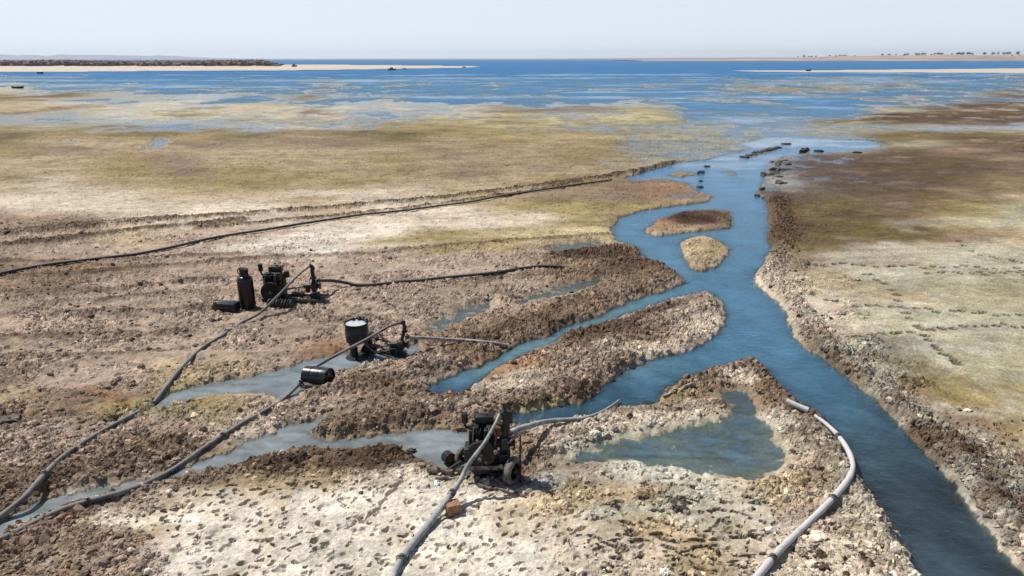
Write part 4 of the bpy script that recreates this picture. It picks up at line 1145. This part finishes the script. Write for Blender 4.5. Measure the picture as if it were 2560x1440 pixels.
MB().tube([(pcb.x + .0, 0, pcb.z + .05), (tb.x - .005, 0, tb.z - .14), (tb.x + .005, 0, tb.z - .05), (tb.x - .02, 0, tb.z + .01), (tb.x - .07, 0, tb.z + .03)], .036, 12).lathe([(.03, -.012), (.065, -.012), (.065, .012), (.03, .012)], (tb.x - .004, 0, tb.z - .16), (0, 0, 1), 14).build("outlet_elbow", M_IRON, rb)
MB().lump(LB(978, 882, .1), (.16, .12, .10), 5, .5).build("gearbox", M_IRON, rb)

D0 = GZ(897, 890)
dr_ = thing("drum", D0, "round open black drum of pale water standing on a post beside the middle pump", "drum")
zb = .40
MB().lathe([(0, zb), (.245, zb), (.258, zb + .012), (.262, zb + .20), (.272, zb + .212), (.262, zb + .225), (.262, zb + .43), (.272, zb + .44), (.272, zb + .46), (.255, zb + .46), (.250, zb + .42), (.248, zb + .30)], (0, 0, 0), (0, 0, 1), 36).build("drum_wall", M_PLAS, dr_)
MB().lathe([(0, 0), (.249, 0)], (0, 0, zb + .43), (0, 0, 1), 36).build("water_surface", M_WATERTOP, dr_)
for k, (a, rr) in enumerate(((.5, .05), (1.0, .04), (1.5, .055), (2.1, .04), (.1, .035))):
    MB().lump((math.cos(a) * .23, math.sin(a) * .23, zb + .47), (rr, rr, rr * .8), 10 + k, .4, 2).build("mud_clot", M_IRON, dr_)
MB().cyl((-.09, -.02, -.02), (-.09, -.02, zb), .085, .075, 14).build("post", M_IRON, dr_)
MB().cyl((-.19, .05, -.02), (-.19, .05, zb), .02, None, 8).build("leg", M_IRON2, dr_)
MB().cyl((.16, .06, -.02), (.16, .06, zb), .03, None, 8).build("leg", M_IRON, dr_)
MB().lathe([(0, 0), (.26, .0), (.27, .03), (.25, .05), (0, .05)], (-.02, -.04, -.03), (0, 0, 1), 28).build("base_plate", M_IRON, dr_)
dr_.scale = (.92, .92, .90)

# black barrel lying at the stream
E0 = GZ(797, 962)
br = thing("barrel", E0, "black barrel lying on its side in the muddy stream under the grey hose", "barrel")
axb = Vector((.92, -.30, .05)).normalized(); cb = Vector((-.02, .05, .17))
MB().lathe([(0, -.30), (.20, -.30), (.215, -.285), (.215, -.11), (.225, -.10), (.215, -.09), (.215, .09), (.225, .10), (.215, .11), (.215, .285), (.22, .30), (.20, .30), (.195, .27), (0, .27)], cb, axb, 30).build("shell", M_PLAS, br)
MB().cyl(cb + axb * .27 + Vector((0, -.03, .1)), cb + axb * .30 + Vector((0, -.03, .1)), .03, None, 12).build("bung", M_IRON2, br)
MB().lump((-.05, -.14, .02), (.32, .16, .11), 9, .5).build("mud_crust", M_DMUD, br)
br.scale = (.88, .88, .88)

# wheeled pump set nearest the camera
C0 = GZ(1225, 1185)
rc = thing("wheeled_pump_set", C0, "black engine pump on a small wheeled cart, nearest of the three pumps", "water pump", "diesel pumps drawing from the channels")
YC = C0.y
LC = lambda u, v, dy=0: PY(u, v, YC + dy) - C0
skid(rc, -.42, .30, .34, .20, 3)
engine(rc, (-.10, .04, .24), .92, True)
MB().box((-.10, .24, .62), (.34, .05, .34), bev=.02).build("radiator", M_IRON, rc)
MB().box((-.30, -.02, .40), (.14, .26, .22), bev=.03).build("battery_box", M_IRON, rc)
MB().lump((-.02, .0, .12), (.28, .17, .13), 21, .4).build("oil_sump", M_IRON, rc)
pcc = LC(1262, 1105); pcc.y = -.02
pump_body(rc, pcc, .14)
MB().box(LC(1243, 1078), (.11, .10, .16), bev=.02).build("worn_cover", M_RUST, rc)
for (u_, v_, r_) in ((1193, 1103, .022), (1199, 1150, .028), (1239, 1131, .03), (1252, 1166, .034), (1215, 1156, .02), (1206, 1166, .02)):
    MB().lathe([(0, -.02), (r_, -.02), (r_, .02), (0, .02)], LC(u_, v_, -.26), (0, 1, 0), 8).build("glint_stud", M_IRON2, rc)  # small pale discs standing in for glints on the dark machine
MB().box((pcc.x, -.02, .27), (.16, .18, .26), bev=.015).build("pedestal", M_IRON, rc)
tt = LC(1262, 1026); tt.y = -.02
MB().tube([(pcc.x, -.02, pcc.z + .08), (pcc.x + .02, -.02, pcc.z + .28), (tt.x + .02, -.02, tt.z - .10)] + [(tt.x + .01 - .05 * math.sin(t), -.02, tt.z - .06 + .06 * math.sin(t)) for t in (.3, .8, 1.3)], .055, 14).build("outlet_elbow", M_IRON, rc)
MB().box((tt.x + .05, .0, tt.z - .10), (.13, .12, .17), bev=.02).build("valve", M_IRON, rc)
MB().cyl((tt.x - .01, 0, tt.z), (tt.x - .01, 0, tt.z + .10), .016, None, 8).box((tt.x - .01, 0, tt.z + .10), (.09, .02, .02)).build("priming_cap", M_IRON, rc)

def wheel(parent, c, r, w, axis, tread=M_TREAD, spokes=6):
    a = Vector(axis).normalized()
    t = MB().lathe([(r * .62, -w * .42), (r * .80, -w * .5), (r * .95, -w * .42), (r, -w * .25), (r * .985, -w * .08), (r * .985, w * .08), (r, w * .25), (r * .95, w * .42), (r * .80, w * .5), (r * .62, w * .42)], c, a, 32)
    W = bpy.data.objects.new("wheel", None); COL.objects.link(W); W.parent = parent; W.location = (0, 0, 0)
    t.build("tyre", tread, W)
    m = MB().lathe([(r * .64, -w * .40), (r * .56, -w * .32), (r * .54, 0), (r * .56, w * .32), (r * .64, w * .40)], c, a, 28)
    m.lathe([(r * .55, .0), (r * .30, w * .12), (r * .22, w * .12), (0, w * .12)], c, a, 20)
    m.lathe([(r * .2, -w * .3), (r * .2, w * .5), (0, w * .5)], c, a, 14)
    for k in range(spokes):
        u_ = a.orthogonal().normalized(); w_ = a.cross(u_)
        p = Vector(c) + (u_ * math.cos(6.283 * k / spokes) + w_ * math.sin(6.283 * k / spokes)) * r * .38 + a * w * .14
        m.cyl(p, p + a * .012, .012, None, 6)
    m.build("rim", M_IRON, W)
    return W
wr_ = LC(1281, 1177, -.16)
wheel(rc, wr_, .212, .12, (.86, -.50, .02))
wl_ = LC(1155, 1140, .30)
wheel(rc, wl_, .140, .075, (.80, -.60, .05))
MB().cyl(wr_ + Vector((-.05, .03, 0)), Vector((-.05, .02, .17)), .022, None, 10).cyl(Vector((-.05, .02, .17)), wl_, .022, None, 10).build("axle", M_IRON2, rc)
MB().tube([LC(1258, 1117, -.1), LC(1280, 1100, -.15), LC(1304, 1083, -.2)], .018, 8).build("handle_bar", M_IRON2, rc)
MB().tube([LC(1255, 1104, .1), LC(1280, 1094, .0), LC(1303, 1082, -.15)], .018, 8).build("handle_bar", M_WOODG, rc)
sk = LC(1301, 1086, -.19)
MB().cyl(sk, sk - Vector((0, 0, sk.z + .02)), .013, None, 7).build("leg", M_IRON, rc)
MB().tube([(-.42, .0, .22), (-.55, -.02, .14), (-.66, -.02, .06)], .022, 8).build("tow_bar", M_IRON, rc)

N0 = GZ(1122, 1158)
cn = thing("oil_can", N0, "small round rusty can lying left of the wheeled pump", "can")
ax_ = Vector((.55, -.8, .1)).normalized()
MB().lathe([(0, -.08), (.088, -.08), (.095, -.07), (.095, .07), (.10, .08), (.085, .08), (.082, .05)], (0, 0, .10), ax_, 22).build("shell", M_IRON, cn)
MB().lathe([(0, .045), (.083, .05)], (0, 0, .10), ax_, 22).build("end_disc", M_RUST, cn)

# timber and sticks
def stick(name, a, b, r, mat, label, cat, lift=.0, mid=None, squash=False):
    p = GZ(a[0], a[1], r * .7 + lift); q = GZ(b[0], b[1], r * .7 + lift)
    pts = []
    n = 9
    for k in range(n):
        t = k / (n - 1)
        pts.append(p.lerp(q, t) + Vector((math.sin(k * 1.7) * r * .35, math.cos(k * 2.1) * r * .35, math.sin(k * 1.1) * r * .25)))
    R = [r * (.78 + .22 * math.sin(k * 2.3 + r * 50)) * (1 - .3 * k / n) for k in range(n)]
    return tag(MB().tube(pts, R, 8).build(name, mat, None, p), label, cat)
stick("timber_beam", (1070, 1176), (1163, 1177), .062, M_WOOD, "thick dark timber beam lying in front of the oil can at the wheeled pump", "timber", .04)
stick("wooden_plank", (1090, 1195), (1165, 1194), .034, M_WOODG, "thin grey wooden pole lying just below the dark timber beam", "wood")
stick("branch", (1197, 1214), (1240, 1222), .034, M_WOOD, "short thick dark branch in front of the wheeled pump", "branch")
stick("branch", (1228, 1218), (1312, 1240), .026, M_WOOD, "longer dark stick with pale tip lying right of the short branch", "branch")
stick("branch", (1658, 992), (1733, 958), .045, M_WOODG, "grey driftwood log on the river bank above the shallow pond", "driftwood")
stick("branch", (1258, 1208), (1275, 1190), .02, M_WOOD, "tiny dark stick leaning below the cart wheel", "branch", .05)

# orange stone under the hose
S0 = GZ(1130, 1280)
m = MB().box(S0 + Vector((.015, 0, .075)), (.20, .17, .17), rz=.35, bev=.035)
o = m.build("orange_stone", M_STONE, None, S0, 30)
tag(o, "orange brown block of stone propping up the mottled hose", "stone")
# lone dark lumps of mud in and beside the river
LUMPS = [(2010, 381, 24, 17, "dark rounded mud lump standing by the head of the river, largest of the lone lumps"), (2047, 378, 22, 6, "low dark mud lump just right of the large rounded lump"),
         (1965, 361, 26, 6, "flat dark mud lump alone in the pale shallows upstream"), (2142, 382, 22, 6, "small dark mud lump at the right end of the pale shallows"),
         (1753, 432, 16, 9, "dark mud lump beside the small olive islet in the river"), (1768, 417, 20, 6, "dark mud lump nearest the left bank in the upper river"),
         (1752, 453, 10, 5, "tiny dark lump between the two islets and the brown spit"), (1748, 468, 18, 6, "dark lump just above the brown pointed spit"),
         (1905, 474, 16, 9, "dark mud lump at the broken right edge of the upper river"), (1893, 490, 14, 7, "small mud lump below the broken right edge lump"),
         (1862, 393, 22, 6, "dark lump at the lower end of the thin mud chain"), (1912, 496, 14, 7, "brown clod at the right bank where the river narrows"),
         (1030, 1128, 22, 13, "single dark clod at the edge of the round pond left of the wheeled pump"), (28, 1056, 54, 24, "dark clod pile near the left edge above the grey hose"),
         (1695, 1266, 44, 22, "dark hollow clod on the pale silt below the shallow pond"), (1730, 1218, 18, 8, "small dark clod on the pale silt just below the pond edge")]
for k, (u, v, w, h_, lb) in enumerate(LUMPS):
    p = GZ(u, v); d = math.hypot(p.y, CAMH); px = FPX / (p.y * CT + CAMH * ST)
    rx = w / px / 2; rz = h_ / px / 2
    tag(MB().lump(p + Vector((0, 0, rz * .5)), (rx * .9, rx * .7, rz * .8), 30 + k, .7, 3).build("mud_lump", M_DMUD, None, p, 25), lb, "mud lump")
for k in range(16):
    t = k / 15
    u = 1862 + 80 * t + random.uniform(-4, 4); v = 393 - 23 * t ** .8 + random.uniform(-1.5, 1.5)
    p = GZ(u, v)
    if k == 0: chain = MB()
    chain.lump(p, (random.uniform(.15, .4), .2, random.uniform(.06, .14)), 50 + k, .5, 2)
for k in range(26):
    t = random.random()
    u = 1940 + 18 * math.sin(t * 7) + random.uniform(-20, 22); v = 400 + 65 * t
    chain.lump(GZ(u, v), (random.uniform(.08, .32), .16, random.uniform(.05, .12)), 70 + k, .5, 2)
tag(chain.build("mud_crumbs", M_DMUD, None, None, 25), "dark crumbs of mud scattered along the upper river", None, None, "stuff")

# ------------------------------------------------------------------ boats far out
def boat(u, v, wpx, hpx, label, cabin=False, name="boat"):
    p = P3(u, v, 0.0 if cabin is None else 0.05); px = FPX / (p.y * CT + CAMH * ST)
    L = wpx / px; H = hpx / px
    b = thing(name, p, label, "boat")
    V = []; n = 9
    hh = H * (.55 if cabin else .95)
    for i in range(n):
        t = i / (n - 1); x = (t - .5) * L
        wdt = L * .16 * math.sin(math.pi * (.12 + .82 * t)) ** .6; sh_ = hh * (1 + .35 * (2 * t - 1) ** 2) * .75
        V += [(x, -wdt, sh_), (x * .92, -wdt * .6, 0), (x * .92, wdt * .6, 0), (x, wdt, sh_), (x * .95, wdt * .8, sh_ * .9), (x * .95, -wdt * .8, sh_ * .9)]
    F = [(i * 6 + k, i * 6 + (k + 1) % 6, (i + 1) * 6 + (k + 1) % 6, (i + 1) * 6 + k) for i in range(n - 1) for k in range(6)] + [tuple(range(6)), tuple((n - 1) * 6 + k for k in range(6))]
    MB().add(V, F).build("hull", M_IRON, b)
    MB().box((0, 0, hh * .85), (L * .06, L * .28, hh * .08)).build("bench", M_WOOD, b)
    if cabin:
        MB().box((-L * .05, 0, hh + H * .1), (L * .34, L * .2, H * .42), bev=L * .01).build("cabin", M_IRON, b)
    return b
boat(45, 221, 30, 6, "long low black boat at the left edge on the wet flats")
boat(101, 184, 15, 5, "small dark boat off the left sand spit, second from the left edge")
boat(736, 167, 13, 8, "dark boat with a cabin on the pale sand spit right of the scrub", True)
boat(980, 175, 21, 7, "dark boat with a cabin moored along the tip of the left sand spit", True)
boat(2021, 178, 13, 5, "tiny dark boat at the right sand bar")
boat(1011, 173, 9, 3, "very small boat just right of the cabin boat on the left spit")
boat(1160, 169, 9, 3, "very small boat near the far tip of the left spit")

# ------------------------------------------------------------------ left scrub belt, hills, far right shore
def scrub():
    r = np.random.default_rng(5)
    bm = bmesh.new(); bmesh.ops.create_icosphere(bm, subdivisions=2, radius=1)
    S = np.array([v.co[:] for v in bm.verts]); bm.verts.index_update()
    T = np.array([[v.index for v in f.verts] for f in bm.faces]); bm.free()
    n = 2600; VV_ = []; FF = []; CC = []
    for k in range(n):
        Y = r.uniform(615, 900); ue = 700 - max(0, (Y - 640)) * .15
        u = r.uniform(-1100, ue)
        X = float(PY(u, 160, Y).x)
        hgt = r.uniform(1.7, 2.2) * (1 if u < 640 else 1 - (u - 640) / 130) * (.92 + .08 * math.sin(u * .013)); w = r.uniform(2.2, 4.2)
        q = S * (1 + .35 * r.normal(size=(len(S), 1)))
        VV_.append(q * [w, w, hgt] + [X, Y, hgt * .9 + .2]); FF.append(T + k * len(S))
        c = np.array([.125, .078, .060]) * math.exp(r.normal(0, .15)) * (1 + np.array([.1, -.02, -.05]) * r.normal())
        if r.random() < .04: c = np.array([.04, .04, .03])
        CC.append(np.repeat(c[None], len(S), 0))
    m, nt, b = newmat("dry_scrub"); a = N(nt, "ShaderNodeAttribute", attribute_name="alb"); nt.links.new(a.outputs["Color"], b.inputs["Base Color"]); b.inputs["Roughness"].default_value = .95
    o = mesh_np("scrub_belt", np.concatenate(VV_), np.concatenate(FF), m, False)
    vattr(o.data, "alb", np.clip(np.concatenate(CC), .01, .5), 'FLOAT_COLOR')
    tag(o, "low belt of reddish brown scrub along the left shore", None, None, "stuff")
scrub()

def ridge(name, prof, Y0, depth, mat, rough, seed, rows=15):
    us = np.arange(prof[0][0], prof[-1][0] + 1, 6.0)
    tv = np.interp(us, [p[0] for p in prof], [p[1] for p in prof])
    V = []
    for j in range(rows):
        t = j / (rows - 1); Y = Y0 + depth * t
        k = math.sin(math.pi * min(t * 1.0, 1)) ** .8 if j < rows - 1 else 0
        base = PY(us, np.full(us.shape, 150.), Y) if False else None
        f = Y * CT; X = (us - 1280) * (Y0 + depth * .5) * CT / FPX * (1 + .0 * t)
        dx, dy, dz = ray(us, tv)
        Z = CAMH + dz / dy * (Y0 + depth * .5)
        nz = fbm(us * .02 + seed, np.full(us.shape, t * 5.), 5, seed)
        Z = -1 + (Z + 1) * k * (1 + rough * nz * (1 if abs(t - .5) > .1 else .12))
        V.append(np.stack([X, np.full(us.shape, Y), Z], 1))
    V = np.concatenate(V)
    o = mesh_np(name, V, grid_faces(rows, len(us)), mat)
    return tag(o, kind="structure")
ridge("hills", [(-1800, 147), (-1200, 142), (-700, 144), (-300, 139), (-60, 142), (40, 137.5), (62, 138), (80, 142), (110, 142.5), (145, 138.5), (200, 138), (255, 137), (300, 138.5), (335, 141), (380, 139.5), (420, 139.5), (462, 142), (500, 144), (640, 147.5)], 9000, 1600, M_HILL, .5, 61)
ridge("hills", [(-300, 147), (640, 146.6), (1000, 146.2), (1300, 146.3), (1560, 145.2), (1700, 144.3), (1900, 143.4), (2200, 143), (2560, 141), (3300, 140), (4300, 146)], 10500, 1200, M_HILL, .2, 62)
SHP = [(1560, 149.6), (1700, 149), (1850, 146.5), (1960, 144.5), (2020, 143), (2100, 141), (2200, 139.3), (2300, 138), (2420, 137.5), (2560, 136.5), (2800, 134), (3400, 136), (4200, 149)]
ridge("far_shore", SHP, 2300, 900, M_SHORE, .25, 63, 19)

def shore_pt(u, Y):
    tv = float(np.interp(u, [p[0] for p in SHP], [p[1] for p in SHP]))
    Z = PY(u, tv, 2750).z; t = (Y - 2300) / 900
    return Vector(((u - 1280) * 2750 * CT / FPX, Y, -1 + (Z + 1) * math.sin(math.pi * t) ** .8))

def tree_proto(sd):
    r = np.random.default_rng(sd)
    t = bpy.data.objects.new("tree", None); COL.objects.link(t)
    m = MB().tube([(0, 0, -.6), (.1, 0, 1.2), (.0, .1, 2.6)], [.32, .24, .14], 7)
    for k in range(4):
        a = k * 1.6 + sd; m.tube([(0, 0, 1.4 + k * .25), (math.cos(a) * 1.1, math.sin(a) * 1.1, 2.8 + k * .3)], [.12, .05], 5)
    m.build("trunk", M_BARK, t)
    V = []; F = []
    for k in range(420):
        c = r.normal(size=3); c /= np.linalg.norm(c); c = c * r.uniform(.45, 1.0) * np.array([2.5, 2.5, 1.7]) * (1 + .3 * math.sin(c[0] * 4 + sd)) + [0, 0, 3.5]
        s_ = r.uniform(.25, .55); d = r.normal(size=(3, 3)) * s_
        V += [tuple(c + d[0]), tuple(c + d[1]), tuple(c + d[2])]; F.append((3 * k, 3 * k + 1, 3 * k + 2))
    MB().add(V, F).build("crown", M_LEAF, t)
    return t
protos = [tree_proto(s_) for s_ in (1, 2, 3)]
spots = []
for (a, b, n, sz) in ((2056, 2112, 7, .85), (2180, 2202, 4, 1.0), (2212, 2298, 15, 1.0), (2306, 2345, 6, 1.15), (2345, 2425, 15, 1.15), (2425, 2495, 10, 1.2), (2490, 2640, 16, 1.3), (1985, 2022, 6, .8)):
    for k in range(n):
        spots.append((a + (b - a) * (k + random.random() * .8) / n, sz * random.uniform(.8, 1.15), (a, b)))
ROW = {2056: "the thin hazy lakeside row, far shore", 2180: "tight clump left of long far rows", 2212: "the first long row on the far shore", 2306: "gap between the long far rows",
       2345: "the middle row above the red far bank", 2425: "the row behind the pale far huts", 2490: "grove at far shore's right end", 1985: "dotted row right of slender tree"}
ORD = ["first", "second", "third", "fourth", "fifth", "sixth", "seventh", "eighth", "ninth", "tenth", "eleventh", "twelfth", "thirteenth", "fourteenth", "fifteenth", "sixteenth"]
first = {}
for i, (u, sz, key) in enumerate(spots):
    pr = protos[i % 3]
    if i < 3:
        t = pr
    else:
        t = pr.copy(); COL.objects.link(t)
        for ch in pr.children:
            c = ch.copy(); COL.objects.link(c); c.parent = t
    p = shore_pt(u, random.uniform(2640, 2740))
    t.location = p; s_ = sz * 1.3; t.scale = (s_, s_, s_ * random.uniform(.9, 1.2)); t.rotation_euler = (0, 0, random.random() * 6)
    k_ = sum(1 for q in spots[:i] if q[2] == key); nn = sum(1 for q in spots if q[2] == key)
    tag(t, "dark tree, " + ORD[k_] + " from left in " + ROW[key[0]], "tree", "trees in " + {2056: "the thin lakeside row", 2180: "the tight clump", 2212: "the first long row", 2306: "the gap clump", 2345: "the middle row", 2425: "the row behind the huts", 2490: "the right grove", 1985: "the dotted row"}[key[0]])
for u, hs, lb in ((1968, 1.0, "short dark tree left of the slender tall tree on the far shore"), (1982, 1.9, "slender tall dark tree standing up from the low far right shore")):
    t = protos[0].copy(); COL.objects.link(t)
    for ch in protos[0].children:
        c = ch.copy(); COL.objects.link(c); c.parent = t
    t.location = shore_pt(u, 2650); t.scale = (.8, .8, 1.1 * hs); tag(t, lb, "tree")
for i, (u, w, lb) in enumerate(((2516, 9, "widest pale hut on the far right shore, near the right edge"), (2470, 5, "small pale hut left of the widest hut on the far shore"), (2440, 5, "small pale hut among the dark trees on the far right shore"),
                                (2200, 6, "brownish house at the left end of the long far tree rows"), (2330, 5, "small pale hut at the gap between the far tree rows"), (2405, 4, "tiny pale hut third from the right on the far shore"))):
    p = shore_pt(u, 2560 + (i % 2) * 30); W = w * 2600 / FPX * .95; H = 3.2
    hs = thing("house", p, lb, "house")
    MB().box((0, 0, H / 2 - .4), (W, 7, H + .8)).build("wall", M_WALLP, hs)
    MB().box((0, 0, H + .15), (W + .6, 7.6, .3)).build("roof", M_ROOF, hs)
    for k in (-1, 1):
        MB().box((k * W * .27, -3.52, H * .55), (1.2, .12, 1.1)).build("window", M_GLAS, hs)
    MB().box((0, -3.52, 1.0), (1.0, .12, 2.0)).build("door", M_RUST, hs)

# ------------------------------------------------------------------ air: thin haze over the lake basin
hz = MB().box((0, 5900, 62), (26000, 12400, 126)).build("haze", SOIL, None, None)
hm_ = bpy.data.materials.new("haze_air"); hm_.use_nodes = True
nt = hm_.node_tree; nt.nodes.remove(nt.nodes["Principled BSDF"])
vp = nt.nodes.new("ShaderNodeVolumePrincipled"); vp.inputs["Density"].default_value = HAZE = 0.00008
vp.inputs["Color"].default_value = (.80, .88, 1, 1); vp.inputs["Anisotropy"].default_value = .3
nt.links.new(vp.outputs[0], nt.nodes["Material Output"].inputs["Volume"])
hz.data.materials.clear(); hz.data.materials.append(hm_)
tag(hz, "pale dusty haze over the lake", None, None, "stuff")
